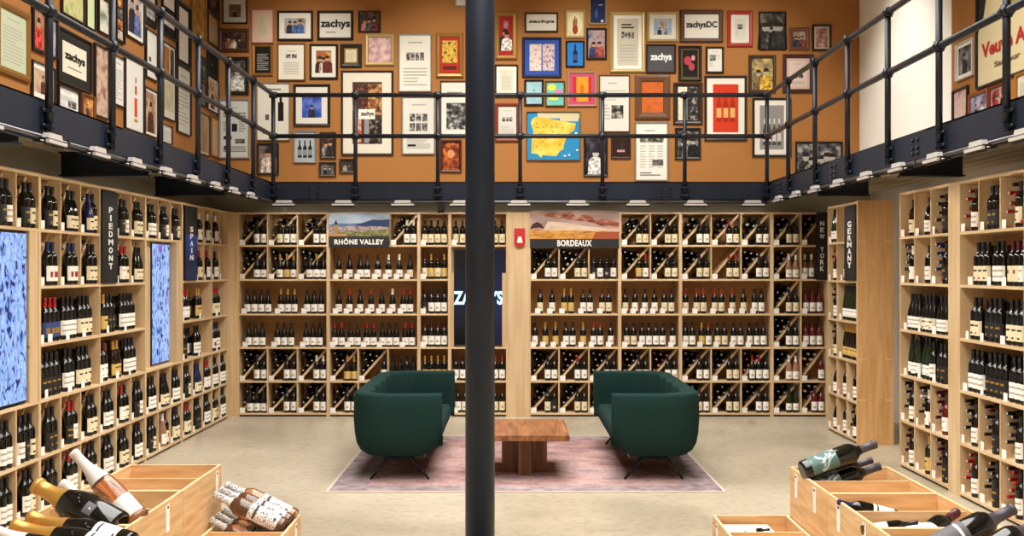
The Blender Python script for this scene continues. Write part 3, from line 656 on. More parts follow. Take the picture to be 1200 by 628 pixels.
def tall_sign(label, base, rz, W, z0, z1, text, mt=SGN, lower=None, tz=(.12, .82), lh=.05, lw=.055):
    t = thing('region_sign', label, 'sign', (base[0], base[1], z0), rz, 'wine region signs'); H = z1 - z0
    m = MB(); m.box(0, W, -.016, .012, 0, H, mt)
    if lower: m.box(.001, W - .001, -.0175, -.0155, .001, H * lower[1], lower[0])
    bd = m.build('board', t)
    n = len(text)
    for i, ch in enumerate(text):
        if ch == ' ': continue
        z = H * (1 - (tz[0] + (tz[1] - tz[0]) * (i + .5) / n)); ww = lw * (.35 if ch == 'I' else 1.25 if ch in 'MW' else 1)
        link('lettering', text_mesh(ch, ww, lh, SGT, .003, .03), bd, (W / 2, -.0175, z))
tall_sign('tall black PIEDMONT sign with stacked white letters', (LX, 9.015), math.pi / 2, .345, 1.68, 2.455, 'PIEDMONT', tz=(.16, .86), lh=.05, lw=.085)
tall_sign('tall black and blue SPAIN sign with stacked white letters', (LX, 11.30), math.pi / 2, .42, 1.68, 2.46, 'SPAIN', lower=(noisy('deep blue print', ['#101a3a', '#1b3f8f', '#234fa8'], (.5, .5, 2), 2, .5), .62), tz=(.26, .74), lh=.055, lw=.11)
tall_sign('tall narrow black NEW YORK sign with stacked white letters', ((955.6 - 600) / 96, YS - .004), 0, .134, 1.665, 2.49, 'NEW YORK', tz=(.12, .88), lh=.058, lw=.05)
tall_sign('tall black GERMANY sign with stacked white letters beside the oak panel', (RX, 11.46), -math.pi / 2, .36, 1.68, 2.455, 'GERMANY', tz=(.2, .84), lh=.06, lw=.12)
t = thing('fire_alarm_pull', 'small red fire alarm pull box on the birch pilaster', 'fire alarm', ((609 - 600) / 96, 13.19, 1.8 + (315 - 289) / 96))
m = MB(); m.prism([(-.066, .03), (-.04, 0), (.04, 0), (.066, .03), (.066, .22), (-.066, .22)], -.045, -.0005, REDP); m.build('housing', t)
m = MB(); m.prism([(-.035, .05), (.035, .05), (.018, .12), (-.018, .12)], -.052, -.045, WHITEM); m.box(-.03, .03, -.06, -.045, .045, .06, WHITEM); m.build('lever', t)

# ------------------------------------------------------------------ framed pictures
def px_noise(cols, sc=16, key=None):
    k = 'photo_' + '_'.join(c.strip('#') for c in cols) + str(sc)
    return noisy(k, cols, (sc, sc, sc), 5, .6, pos=[.34 + .32 * i / max(1, len(cols) - 1) for i in range(len(cols))], interp='LINEAR', spec=.2)
class Art:
    """flat printed picture, x to the right and z up about its centre"""
    def __init__(s, W, H, rng): s.W, s.H, s.b, s.k, s.r = W, H, MB(), 0, rng
    def rect(s, x, z, w, h, mt, cont=False):
        y = -.0004 * s.k; s.k += 1
        X, Z, a, c = x * s.W, z * s.H, w * s.W / 2, h * s.H / 2
        s.b.poly([(X - a, y, Z - c), (X + a, y, Z - c), (X + a, y, Z + c), (X - a, y, Z + c)], mt)
    def poly(s, pts, mt):
        y = -.0004 * s.k; s.k += 1; s.b.poly([(x * s.W, y, z * s.H) for x, z in pts], mt)
    def oval(s, x, z, rx, rz, mt): s.poly([(x + rx * math.cos(i * math.pi / 8), z + rz * math.sin(i * math.pi / 8)) for i in range(16)], mt)
    def lines(s, x0, x1, z0, z1, n, mt, th=.35):
        y = -.0004 * s.k; s.k += 1
        for i in range(n):
            z = (z0 + (z1 - z0) * (i + .5) / n) * s.H; h = abs(z1 - z0) / n * s.H * th / 2; e = x1 if s.r.random() < .7 else x0 + (x1 - x0) * s.r.uniform(.5, .9)
            s.b.poly([(x0 * s.W, y, z - h), (e * s.W, y, z - h), (e * s.W, y, z + h), (x0 * s.W, y, z + h)], mt)
    def person(s, x, z0, h, body, skin, hair):
        w = h * s.H / s.W * .30
        s.poly([(x - w, z0), (x + w, z0), (x + w * .9, z0 + h * .55), (x + w * .4, z0 + h * .68), (x - w * .4, z0 + h * .68), (x - w * .9, z0 + h * .55)], body)
        s.oval(x, z0 + h * .82, w * .42, h * .16, skin); s.poly([(x - w * .45, z0 + h * .84), (x + w * .45, z0 + h * .84), (x + w * .3, z0 + h), (x - w * .3, z0 + h)], hair)
    def bottle(s, x, z0, h, w, glass, lab, cap):
        s.poly([(x - w, z0), (x + w, z0), (x + w, z0 + h * .58), (x + w * .35, z0 + h * .72), (x + w * .35, z0 + h), (x - w * .35, z0 + h), (x - w * .35, z0 + h * .72), (x - w, z0 + h * .58)], glass)
        s.rect(x, z0 + h * .3, w * 1.9, h * .32, lab); s.rect(x, z0 + h * .9, w * .72, h * .2, cap)
GRY = flat('#77746c'); LGR = flat('#aaa69c'); BLK = flat('#1c1b1b'); OFF = flat('#e4dfd2'); WHT = flat('#eeebe3')
def art_doc(a, o):
    a.rect(0, 0, 1, 1, flat(o.get('paper', '#e0dbce')))
    if 'head' in o: a.lines(-.3, .3, .40, .28, 2, BLK, .5)
    else: a.lines(-.22, .24, .40, .34, 1, LGR, .4)
    lay = o.get('lay', 'text')
    if lay == 'text': a.lines(-.38, .38, .25, -.4, 11, LGR)
    elif lay == 'photos':
        z = o.get('z', .1); n = o.get('n', 3); rows = o.get('rows', 1)
        for q in range(rows):
            for i in range(n): a.rect(-.3 + .6 * (i + .5) / n, z - q * .17, .5 / n, .14, px_noise(['#1d1d1d', '#5d5a55', '#b4afa6'], 30))
        a.lines(-.38, .38, z - rows * .17 - .02, -.42, 6, LGR)
    elif lay == 'cols':
        for x in (-.38, -.1, .18): a.lines(x, x + .2, .12, -.3, 9, LGR)
        a.rect(0, .22, .78, .12, px_noise(['#1d1d1d', '#5d5a55', '#b4afa6'], 24)); a.rect(.2, -.2, .36, .1, px_noise(['#1d1d1d', '#77736c'], 20)); a.lines(-.38, .3, -.36, -.44, 2, GRY, .5)
    elif lay == 'one': a.rect(o.get('x', .1), o.get('z', -.15), .42, .24, px_noise(['#131313', '#4b4945', '#b4afa6'], 24)); a.lines(-.38, .38, .25, .05, 5, LGR); a.lines(-.38, -.14, 0, -.3, 5, LGR)
    elif lay == 'newspaper':
        a.lines(-.42, .42, .3, .2, 2, GRY, .5); a.rect(0, .02, .2, .14, BLK); a.lines(-.42, -.16, .14, -.06, 5, GRY); a.lines(.16, .42, .14, -.06, 5, GRY)
        a.rect(-.25, -.16, .3, .06, BLK); a.rect(.2, -.22, .36, .08, px_noise(['#1d1d1d', '#77736c'], 20)); a.lines(-.42, .42, -.3, -.42, 3, GRY, .4); a.rect(-.3, -.34, .14, .08, BLK)
    if 'sig' in o: a.rect(-.22, -.36, .26, .035, BLK)
def cloth(c):
    v = [int(c[k:k + 2], 16) for k in (1, 3, 5)]; f = lambda g: '#%02x%02x%02x' % tuple(min(255, int(x * g + (12 if g > 1 else 0))) for x in v)
    return px_noise([f(.55), c, f(1.25)], 26)
def art_photo(a, o):
    a.rect(0, 0, 1, 1, px_noise(o['bg'], o.get('sc', 9)))
    n = o.get('n', 3); sk = flat(o.get('skin', '#b98a6c')); cl = o.get('cl', ['#2a2d3a', '#30405e', '#6b3b34'])
    for i in range(n):
        x = -.36 + .72 * (i + .5) / n if n > 1 else 0
        a.person(x, -.5, o.get('h', .7) + a.r.uniform(-.08, .06), cloth(cl[i % len(cl)]), sk, flat('#2b211c'))
def art_bottles(a, o):
    a.rect(0, 0, 1, 1, px_noise(o['bg'], 6) if len(o['bg']) > 1 else flat(o['bg'][0]))
    n = o.get('n', 3)
    for i in range(n): a.bottle(-.4 + .8 * (i + .5) / n, o.get('z0', -.38), o.get('h', .72), .3 / n if n > 1 else o.get('wd', .14), flat(o.get('glass', '#1a1512')), flat(o.get('lab', '#d9c9a4')), flat(o.get('cap', '#3b1518')))
def art_grid(a, o):
    a.rect(0, 0, 1, 1, flat(o.get('paper', '#e0dbce')))
    for x, z, w_, h_, cols in o['cells']: a.rect(x, z, w_, h_, px_noise(cols, o.get('sc', 20)) if len(cols) > 1 else flat(cols[0]))
    if 'tx' in o: a.text = o['tx']
def art_text(a, o):
    a.rect(0, 0, 1, 1, flat(o['paper'])); a.text = (o['text'], o.get('w', .85), o.get('h', .45), o.get('ink', '#151515'), o.get('z', .04))
    if o.get('sub'): a.lines(-.3, .3, -.24, -.32, 1, GRY, .5)
def art_spain(a, o):
    a.rect(0, 0, 1, 1, flat('#2a83b4')); a.rect(.1, .44, .8, .13, flat('#c9bf98')); a.rect(.3, .36, .35, .1, flat('#c9bf98'))
    a.poly([(-.40, .36), (-.34, .41), (-.1, .37), (.1, .33), (.34, .28), (.43, .27), (.40, .12), (.30, .05), (.24, -.06), (.20, -.18), (.19, -.28), (.12, -.32), (.06, -.42), (-.1, -.42), (-.2, -.40), (-.24, -.46), (-.30, -.38), (-.42, -.36), (-.41, -.05), (-.38, .1), (-.43, .28)], px_noise(['#d0a634', '#e0bc4a', '#e6cb66'], 7))
    a.poly([(-.41, .26), (-.34, .3), (-.1, .27), (.12, .24), (.05, .17), (-.2, .17), (-.38, .15)], flat('#c8b13e'))
    for i in range(16): a.rect(a.r.uniform(-.34, .18), a.r.uniform(-.32, .3), .022, .018, flat(a.r.choice(['#6b4a2a', '#3f5e36', '#a2452f'])))
    for x, z in ((.26, -.03), (.36, .02), (.43, .06), (.3, -.4), (.22, -.42), (.45, -.3)): a.oval(x, z, .025, .018, flat('#dfe4dc'))
def art_veuve(a, o):
    a.rect(0, 0, 1, 1, flat('#d8c9a0')); a.poly([(-.5, .5), (-.5, -.02), (-.4, .1), (-.34, .3), (-.3, .5)], flat('#2a2620')); a.poly([(-.1, .5), (.0, .1), (.2, .06), (.4, .2), (.5, .5)], px_noise(['#6c6a3a', '#a6944e', '#c9b878'], 6))
    a.text = ('Veuve Am', .86, .13, '#b3322a', -.2); a.text2 = ('Saumur', .42, .05, '#7a6a52', -.36)
def art_plain(a, o):
    a.rect(0, 0, 1, 1, px_noise(o['bg'], o.get('sc', 12)) if len(o['bg']) > 1 else flat(o['bg'][0]))
    for x, z, w_, h_, c in o.get('r', []): a.rect(x, z, w_, h_, flat(c))
    for x, z, w_, h_, c in o.get('o', []): a.oval(x, z, w_, h_, flat(c))
ARTS = {'doc': art_doc, 'photo': art_photo, 'bottles': art_bottles, 'grid': art_grid, 'text': art_text, 'spain': art_spain, 'veuve': art_veuve, 'plain': art_plain}
FRAME = {}
def frame_mat(c):
    metal = {'gold': ('#94692c', .4, .45), 'palegold': ('#b8a06a', .35, .45), 'silver': ('#a7a49c', .35, .5)}.get(c)
    return mat('frame_' + c, *metal) if metal else noisy('frame_' + c.strip('#'), [c, c, c], (3, 3, 3), 2, .4)
PN = [0]
def picture(wall, x0, y0, x1, y1, frame, fw, mount, mw, art, o, label):
    """place a framed picture by its outline in the photograph on the plane of its wall"""
    PN[0] += 1; rng = random.Random(PN[0] * 13)
    xc, yc = (x0 + x1) / 2, (y0 + y1) / 2
    if wall == 'back': s = F / YB; W = (x1 - x0) / s; pos = ((xc - CX) / s, YB - .0015); rz = 0
    elif wall == 'left':
        P = -XL; ya, yb = F * P / (CX - x0), F * P / (CX - x1); s = (CX - xc) / P; W = yb - ya; pos = (XL + .0015, (ya + yb) / 2); rz = math.pi / 2
    else:
        P = XR; ya, yb = F * P / (x0 - CX), F * P / (x1 - CX); s = (xc - CX) / P; W = ya - yb; pos = (XR - .0015, (ya + yb) / 2); rz = -math.pi / 2
    H = (y1 - y0) / s; fw = fw / s; mw = mw / s; zc = CAMH + (CY - yc) / s
    t = thing('framed_picture', label, 'picture', (pos[0], pos[1], zc), rz, {'back': 'framed pictures on the back wall', 'left': 'framed pictures above PIEDMONT', 'right': 'framed pictures past the white wall'}[wall])
    hw, hh = W / 2, H / 2; fm = frame_mat(frame)
    m = MB(); ring = []
    for d, y in ((0, 0), (0, -.022), (fw * .35, -.030), (fw * .8, -.024), (fw, -.016), (fw, -.006)):
        n = len(m.v); m.v += [(-hw + d, y, -hh + d), (hw - d, y, -hh + d), (hw - d, y, hh - d), (-hw + d, y, hh - d)]; ring.append(n)
    for a_, b_ in zip(ring, ring[1:]):
        for i in range(4): m.face([a_ + i, a_ + (i + 1) % 4, b_ + (i + 1) % 4, b_ + i], fm)
    m.face([ring[0] + i for i in (3, 2, 1, 0)], fm); m.build('frame', t)
    iw, ih = hw - fw, hh - fw
    if mount:
        m = MB(); m.box(-iw, iw, -.009, -.006, -ih, ih, flat(mount)); m.build('mount', t); iw -= mw; ih -= mw; y = -.0095
    else: y = -.0075
    a = Art(2 * iw, 2 * ih, rng); ARTS[art](a, o); ar = a.b.build('print', t, (0, y, 0))
    for tx in (getattr(a, 'text', None), getattr(a, 'text2', None)):
        if tx: link('lettering', text_mesh(tx[0], tx[1] * 2 * iw, tx[2] * 2 * ih, flat(tx[3]), .0006, .035), ar, (0, -.004, tx[4] * 2 * ih))
DK, BR, LB, RB = '#1b1614', '#4a2b18', '#7a4a22', '#5a2318'
BW = ['#141414', '#4a4845', '#a5a19a']; WARM = ['#5e2d18', '#a2602f', '#d9b06a']; DARKP = ['#140e0c', '#35261f', '#6d5140']; BLUEP = ['#1d2f6a', '#3f5fa8', '#8fa9d0']
P = lambda *a: picture('back', *a)
P(261, -2, 290, 28, DK, 1.5, '#c9c5bb', 6, 'photo', dict(bg=['#6a4a2c', '#8d6a42'], n=1), 'dark-framed picture with grey mount and brown print, topmost in the corner by the railing')
P(257, 34, 292, 61, BR, 4, None, 0, 'photo', dict(bg=DARKP, n=3, cl=['#8a5a4c', '#c9b8a8', '#3a2a24']), 'brown wood framed photograph of three people near the back corner')
P(265, 67, 292, 111, DK, 4, None, 0, 'photo', dict(bg=BW, n=1, h=.8, skin='#a5a19a', cl=['#cfccc4']), 'black framed black and white photograph of one figure near the back corner')
P(295, 11, 321, 51, '#a8806c', 1.2, '#d8b0a4', 5, 'doc', dict(paper='#c9c19a'), 'framed certificate on a pink mount')
P(325, 13, 367, 48, DK, 2.5, '#e2ded4', 6, 'photo', dict(bg=['#8f7564', '#a9a9ac', '#b7a690'], n=3, cl=['#1f2430', '#3f5d8a', '#4a6aa0'], h=.85), 'black framed photograph of three people in blue on a wide white mount')
P(372, 13, 414, 47, DK, 2.8, None, 0, 'text', dict(paper='#d9d5cb', text='zachys', w=.96, h=.42, sub=1), 'black framed white print with a big black wordmark, beside the group in blue')
P(420, 13, 446, 38, '#33211c', 1.5, None, 0, 'photo', dict(bg=DARKP, n=3, cl=['#a86a5c', '#3a4050', '#5a2a28']), 'small dark framed photograph of people, highest above the tall poster')
P(296, 52, 320, 89, 'gold', 3.2, None, 0, 'doc', dict(paper='#14120f', head=1), 'gold framed black certificate')
P(325, 51, 358, 95, LB, 1.8, '#e2ded0', 3, 'doc', dict(lay='photos', n=2, z=.2), 'thin brown framed white sheet with two little photographs at the top')
P(363, 52, 396, 93, DK, 2.4, '#e2ded4', 5, 'photo', dict(bg=WARM, n=3, cl=['#3a1a14', '#d9c4b0', '#5a1c1c'], h=.75), 'black framed warm brown group photograph on a white mount')
P(399, 52, 424, 79, DK, 4.2, '#8a6a34', 2, 'doc', dict(paper='#d4cda4'), 'small deep dark frame around a cream card with gold edge')
P(428, 40, 462, 77, 'palegold', 4, None, 0, 'plain', dict(bg=['#a87482', '#c9a4a4', '#d9c0b4'], sc=13), 'greenish gold framed pink sketch')
P(467, 40, 506, 108, 'silver', 1.5, None, 0, 'doc', dict(lay='photos', n=4, z=.12, paper='#dedace'), 'tall white poster with a row of four small photographs')
P(511, 39, 543, 91, 'gold', 5, None, 0, 'grid', dict(paper='#b02a22', sc=24, cells=[(0, .1, .8, .62, ['#b8862c', '#e0b84a', '#3a2a18']), (0, -.35, .7, .1, ['#5a1a14'])]), 'gold framed red and yellow poster beside the column')
P(533, -14, 554, 8, 'silver', 2, None, 0, 'doc', dict(), 'small silver framed sheet cut off at the top edge beside the column')
P(301, 97, 340, 165, 'silver', 1.4, None, 0, 'grid', dict(paper='#dedace', sc=16, cells=[(.24, -.0, .18, .34, ['#161616']), (.24, .22, .08, .14, ['#161616']), (-.2, -.1, .12, .1, ['#55524c']), (0, .4, .5, .03, ['#88847a']), (-.15, -.38, .4, .04, ['#88847a'])]), 'tall white advertisement with one dark bottle, behind the rail corner')
P(344, 99, 387, 148, DK, 3, '#dedacf', 7, 'photo', dict(bg=['#1d2f7a', '#3a58b8', '#6a7ac0'], n=1, h=.55, cl=['#22222c']), 'black framed blue photograph of a seated figure on a wide white mount')
t0 = [(-.24, .2, .5, .5, ['#6a3020', '#1a1412', '#a86a4c']), (.26, .22, .46, .5, ['#3a2418', '#8a5430', '#c9a468']), (.26, -.3, .46, .4, ['#120e0c', '#2a2220', '#8a7a68']), (-.02, -.25, .16, .46, ['#8f8488']), (-.3, -.28, .2, .4, ['#c9b8a0', '#b03424']), (-.02, -.02, .56, .16, ['#e4dfd2'])]
P(400, 83, 461, 182, '#2a1a14', 2.2, '#d6d0c0', 11, 'grid', dict(paper='#4a3428', sc=18, cells=t0, tx=('zachys', .44, .09, '#151515', -.02)), 'very large dark framed bottle collage on a broad cream mount')
P(471, 113, 510, 181, 'silver', 1.4, None, 0, 'doc', dict(lay='photos', n=3, rows=2, z=.14, sig=1, paper='#d2cfc6'), 'white poster with six small black and white photographs in two rows')
P(516, 95, 549, 160, '#4a3a30', 1.4, None, 0, 'grid', dict(paper='#dedace', sc=14, cells=[(.08, -.14, .78, .5, ['#101010', '#4a4a48', '#c0bdb6']), (0, .3, .6, .03, ['#88847a'])]), 'white sheet with a big black and white car photograph beside the column')
P(301, 168, 327, 205, DK, 2.4, None, 0, 'photo', dict(bg=['#2a2a34', '#6a5a54', '#9a8478'], n=1, h=.9, cl=['#c9b8a8']), 'dark framed portrait below the tall bottle advertisement')
P(344, 153, 371, 191, 'silver', 2, None, 0, 'bottles', dict(bg=['#a9b4bc'], n=3, lab='#8a8a86', glass='#22262c', h=.6), 'silver framed grey picture of three dark bottles')
P(375, 155, 394, 186, '#3a2418', 2.5, None, 0, 'photo', dict(bg=DARKP, n=2, cl=['#8a8478', '#2a2a2a']), 'small brown framed dark photograph of two figures')
P(374, 190, 394, 207, '#3a2418', 2.5, None, 0, 'photo', dict(bg=['#3a3430', '#8a8478'], n=2, skin='#c9c0b4', cl=['#222']*2 if False else ['#222222', '#444444']), 'tiny brown framed photograph of two figures, lowest of its column')
P(398, 186, 416, 203, '#3a2418', 2.5, None, 0, 'photo', dict(bg=['#1a1614', '#4a423c'], n=2, cl=['#9a9288', '#333333']), 'tiny brown framed dark photograph behind a railing post')
P(516, 164, 541, 202, '#4a1c14', 3, None, 0, 'plain', dict(bg=['#4a1a10', '#8a3a1c', '#c9742f'], sc=14, o=[(0, .08, .22, .16, '#d08a5a')]), 'dark red framed painting in orange and brown beside the column')
P(257, 116, 293, 186, '#8f8d88', 2, None, 0, 'doc', dict(lay='newspaper', paper='#c9cac8'), 'large grey framed newspaper page behind the railing in the corner')
P(580, 14, 606, 70, 'gold', 5.5, '#a81f22', 5, 'photo', dict(bg=['#6a2420', '#c9a49a'], n=2, cl=['#1a1a1a', '#e0d4c8']), 'ornate gold framed photograph on a red mount beside the column')
P(615, 15, 654, 38, DK, 1.8, None, 0, 'text', dict(paper='#dfdbd0', text='zachys', w=.86, h=.22), 'small wide black framed white print with one line of lettering')
P(662, 12, 686, 45, 'palegold', 2.4, None, 0, 'plain', dict(bg=['#d8cba0'], o=[(0, 0, .44, .42, '#e6dcae'), (0, -.22, .17, .2, '#9a3a26'), (-.02, .1, .05, .24, '#8a5030'), (.08, .06, .04, .2, '#8a5030'), (-.1, .04, .04, .16, '#8a5030')]), 'pale gold framed print of a red hand on a cream oval')
P(690, -2, 711, 29, 'palegold', 2, None, 0, 'plain', dict(bg=['#0f1a44', '#16245a'], sc=8, o=[(-.1, -.1, .1, .2, '#3a5a9a'), (.3, -.42, .1, .05, '#e4e4e4')], r=[(.2, .28, .3, .06, '#7a9acc')]), 'small night-blue framed picture at the top beside the hand print')
P(612, 44, 658, 91, '#141c3c', 3, '#2f4fa0', 5, 'grid', dict(paper='#2f4fa0', sc=26, cells=[(-.25, 0, .46, 1, ['#c9b8b0', '#d9cfc8', '#b07a6a']), (.26, 0, .46, 1, ['#8a4a6a', '#d9c9cc', '#5a4a4a'])]), 'blue framed pair of printed pages')
P(663, 48, 685, 79, DK, 1.8, None, 0, 'bottles', dict(bg=['#2578c8'], n=1, glass='#10182a', lab='#3a4a6a', cap='#10182a', h=.8), 'small black framed bright blue picture of a single dark bottle')
P(687, 33, 711, 70, '#2a1a16', 2.4, None, 0, 'photo', dict(bg=['#7a3a34', '#b09a9a', '#46567a'], n=2, cl=['#22305a', '#8a3a34'], h=.6), 'dark framed colourful photograph of two people with a plaque')
P(715, 14, 756, 85, 'palegold', 4, '#e6e2d8', 4, 'doc', dict(lay='photos', n=4, z=.15, paper='#c4bdac', head=1), 'tall pale gold framed grey letter')
P(758, 14, 795, 49, 'palegold', 3, '#dfdbd0', 5, 'photo', dict(bg=['#86a4c8', '#a9bcd0', '#b08a5c'], n=2, cl=['#333a44', '#8a7a68'], h=.4), 'pale framed seaside photograph of two people under blue sky')
P(797, 12, 847, 50, BR, 5, None, 0, 'text', dict(paper='#dcd8ce', text='zachysDC', w=.92, h=.34), 'wide brown framed white print with a long black wordmark')
P(757, 52, 792, 86, '#3a2018', 2, None, 0, 'text', dict(paper='#4a4a4e', text='zachys', w=.8, h=.36, ink='#efeee8', sub=0), 'dark framed grey print with a white wordmark')
P(795, 54, 822, 95, '#16110f', 3.4, '#8a6a34', 1, 'plain', dict(bg=['#161412'], o=[(-.15, .1, .24, .16, '#b03a4a'), (.1, -.12, .2, .14, '#a8424c'), (.2, .2, .12, .1, '#d08a8a')]), 'black framed picture of pink roses on black')
P(580, 76, 607, 114, DK, 1.8, '#e2ded4', 4, 'doc', dict(paper='#d4cdb8'), 'black framed certificate on a white mount beside the column')
P(614.5, 93.5, 637, 124, DK, 2.2, None, 0, 'plain', dict(bg=['#8ab0bc', '#9cc0c8'], sc=14, o=[(0, .1, .06, .05, '#5a8a98')]), 'small black framed pale blue print behind the top rail')
P(639, 95, 662, 125, '#6a4428', 1.6, None, 0, 'plain', dict(bg=['#58b0b4', '#7ac0a8'], sc=14, o=[(-.2, .28, .24, .14, '#e6d23a'), (.2, .1, .2, .12, '#e07ab0'), (-.1, -.2, .3, .08, '#d8d24a')]), 'small yellow and turquoise colourful print behind the top rail')
P(665, 84, 699, 125, '#b08878', 2.2, '#b8506a', 4, 'plain', dict(bg=['#e89a24'], r=[(-.4, 0, .2, 1, '#c02a34'), (.42, 0, .16, 1, '#c02a34')], o=[(0, 0, .12, .2, '#e06a1a')]), 'pink mounted orange and crimson print')
P(702, 88, 738, 155, '#5a4a3c', 1.2, None, 0, 'doc', dict(lay='one', paper='#d6d2c8'), 'tall white letter with one small dark photograph in thin frame')
P(744, 88, 785, 140, '#5e3c22', 8, None, 0, 'plain', dict(bg=['#b0531c', '#c8642a'], sc=9), 'thick brown framed plain burnt-orange painting')
P(789, 97, 823, 146, '#2c1a14', 4, '#3a2a22', 1, 'grid', dict(paper='#241c1a', sc=20, cells=[(-.26, 0, .44, 1, ['#c9c4a0', '#dad6c8']), (.25, 0, .44, 1, ['#0e0e0e', '#3a3836', '#a5a19a'])]), 'dark framed diptych of a pale sheet and black photograph')
P(580, 121, 609, 166, '#7a2c1c', 4, None, 0, 'doc', dict(lay='photos', n=3, z=.1, paper='#c9c6bd'), 'red wood framed newspaper cutting beside the column')
P(617, 131, 680, 188, '#6a5a48', .8, None, 0, 'spain', {}, 'blue and yellow map of the Iberian peninsula')
P(684, 158, 712, 207, '#16110f', 2.6, None, 0, 'photo', dict(bg=['#141418', '#2a2630', '#54505c'], n=1, h=.7, skin='#b4b0aa', cl=['#c9c6c0']), 'tall black framed black and white photograph behind a post, beside the map')
P(716, 159, 739, 186, '#3a1c14', 2.4, None, 0, 'plain', dict(bg=['#2a1814'], r=[(0, -.2, .5, .12, '#b88a8a'), (.05, .05, .08, .4, '#4a2c24')]), 'small dark framed brown print with one pale line')
P(744, 143, 783, 212, 'silver', 1.6, None, 0, 'doc', dict(lay='cols', paper='#dcd9d0'), 'white newspaper page in silver frame, lowest of the back wall')
P(791, 150, 821, 187, '#1c1714', 3, None, 0, 'photo', dict(bg=BW, n=3, skin='#a5a19a', cl=['#2a2a2a', '#8a8680', '#1a1a1a']), 'dark framed black and white group photograph under the diptych')
P(852, 13, 882, 55, '#9a2a22', 4.4, '#d9d4ca', 4, 'doc', dict(paper='#cfcabf', lay='one', z=.1, x=0), 'red framed pale document')
P(889, 14, 921, 59, DK, 1.5, None, 0, 'photo', dict(bg=['#1a1a1a', '#3a3836', '#77736c'], n=5, skin='#a5a19a', cl=['#111111', '#2a2a2a', '#55524c']), 'frameless-looking black and white photograph of five people standing')
P(924.5, 33, 948, 59, '#6a3a1c', 4, None, 0, 'photo', dict(bg=['#3a3448', '#8a7a68', '#b8ac9a'], n=3), 'small wood framed photograph of three people')
P(951.5, 29, 974, 60, DK, 2.4, '#c9b8a8', 2, 'plain', dict(bg=['#7a3a3a', '#c9a49a'], sc=18), 'small black framed pinkish print, farthest along before the white wall')
P(827, 55, 848, 86, '#2a1d16', 2.2, None, 0, 'doc', dict(paper='#dcd9d0', lay='one', x=-.15, z=.1), 'small dark framed white page with a dark block')
P(877, 65, 909, 109, '#3a2818', 3.6, None, 0, 'photo', dict(bg=['#3a3428', '#8a7a5a', '#c9b060'], n=2, skin='#b0a080', cl=['#6a5a3c', '#c9a03a']), 'bronze framed picture of golden statues')
P(917, 64, 953, 109, '#3a1414', 4.4, '#d0b0a8', 3, 'doc', dict(lay='photos', n=2, z=-.1, paper='#d9c4bc'), 'dark red framed pale pink sheet near the end of the wall')
P(825.5, 89, 875, 165, '#2a1c18', 2.8, '#e2ded2', 7, 'bottles', dict(bg=['#c8391c'], n=3, z0=-.28, h=.62, glass='#a02a14', lab='#d8a868', cap='#b0321a'), 'large dark framed orange-red picture of three bottles on white mount')
P(881.5, 115, 927, 184, DK, 2.6, '#e0ddd4', 6, 'bottles', dict(bg=['#8d8987'], n=4, z0=-.4, h=.6, glass='#4a4644', lab='#c9c5be', cap='#d9d5ce'), 'large black framed grey picture of bottles on white mount, behind the rail corner')
P(932, 166, 987, 212, DK, 2, None, 0, 'photo', dict(bg=['#1a1a1c', '#55525a', '#a5a19a'], n=6, skin='#a5a19a', cl=['#2a2a2c', '#8a8680', '#1a1a1a'], sc=14), 'wide dark group photograph low on the back wall, behind the railing posts')
P = lambda *a: picture('left', *a)
P(-6, 7, 33, 90, 'gold', 8, None, 0, 'doc', dict(paper='#b8c0a4', lay='text'), 'broad gold framed greenish document, nearest the viewer above PIEDMONT')
P(36, 9, 52, 61, DK, 3.5, None, 0, 'photo', dict(bg=['#8a5a3a', '#b08060'], n=1, h=.8, cl=['#b8342c']), 'black framed picture of a person in red')
P(56, 22, 65, 68, DK, 2, None, 0, 'plain', dict(bg=['#8a8494', '#b0a8b4', '#5a3a3a'], sc=9), 'slim black framed lilac picture beside the black wordmark frame')
P(35, 75, 62, 118, '#2a1d16', 1.5, '#e2ded4', 6, 'photo', dict(bg=['#a88468', '#c9b49c'], n=1, h=.8, cl=['#5a2a24']), 'white mounted picture of a figure under the person in red')
P(66, 40, 105, 103, '#1c1815', 2.5, '#24211e', 11, 'text', dict(paper='#d8d0bc', text='zachys', w=.84, h=.34, z=.06, sub=1), 'black framed wordmark on cream card with a very wide black mount')
P(66, 103, 91, 140, DK, 1.5, None, 0, 'doc', dict(paper='#dcdad4', lay='one', x=.2, z=0), 'white page half hidden by the beam, under the wordmark')
P(94, 111, 109, 138, LB, 2.5, None, 0, 'photo', dict(bg=WARM, n=1), 'little wood framed brown photograph half hidden by the beam')
P(70, -22, 97, 22, '#2a1d16', 2, None, 0, 'plain', dict(bg=['#a8ac6c', '#c9c48a', '#8a9a5a'], sc=6), 'yellow-green map print at the upper edge above the wordmark')
P(98.5, -14, 110, 34, DK, 1.5, None, 0, 'plain', dict(bg=['#d4dcb8', '#c4d49a'], sc=6), 'slim pale green print at the upper edge')
P(113, -2, 127, 40, DK, 1.8, None, 0, 'plain', dict(bg=['#5a6a4a', '#c9c9bc', '#e0dccc'], sc=6), 'black framed grey-green vineyard print behind the railing post')
P(109, 54, 126, 138, '#2a1d16', 2, None, 0, 'plain', dict(bg=['#a88a78', '#c4a894', '#8a6454'], sc=9), 'tall narrow brownish pink parchment')
P(131, 66, 144, 124, '#3a2418', 1.2, None, 0, 'doc', dict(paper='#dcd8d0'), 'narrow white letter beside the brownish parchment')
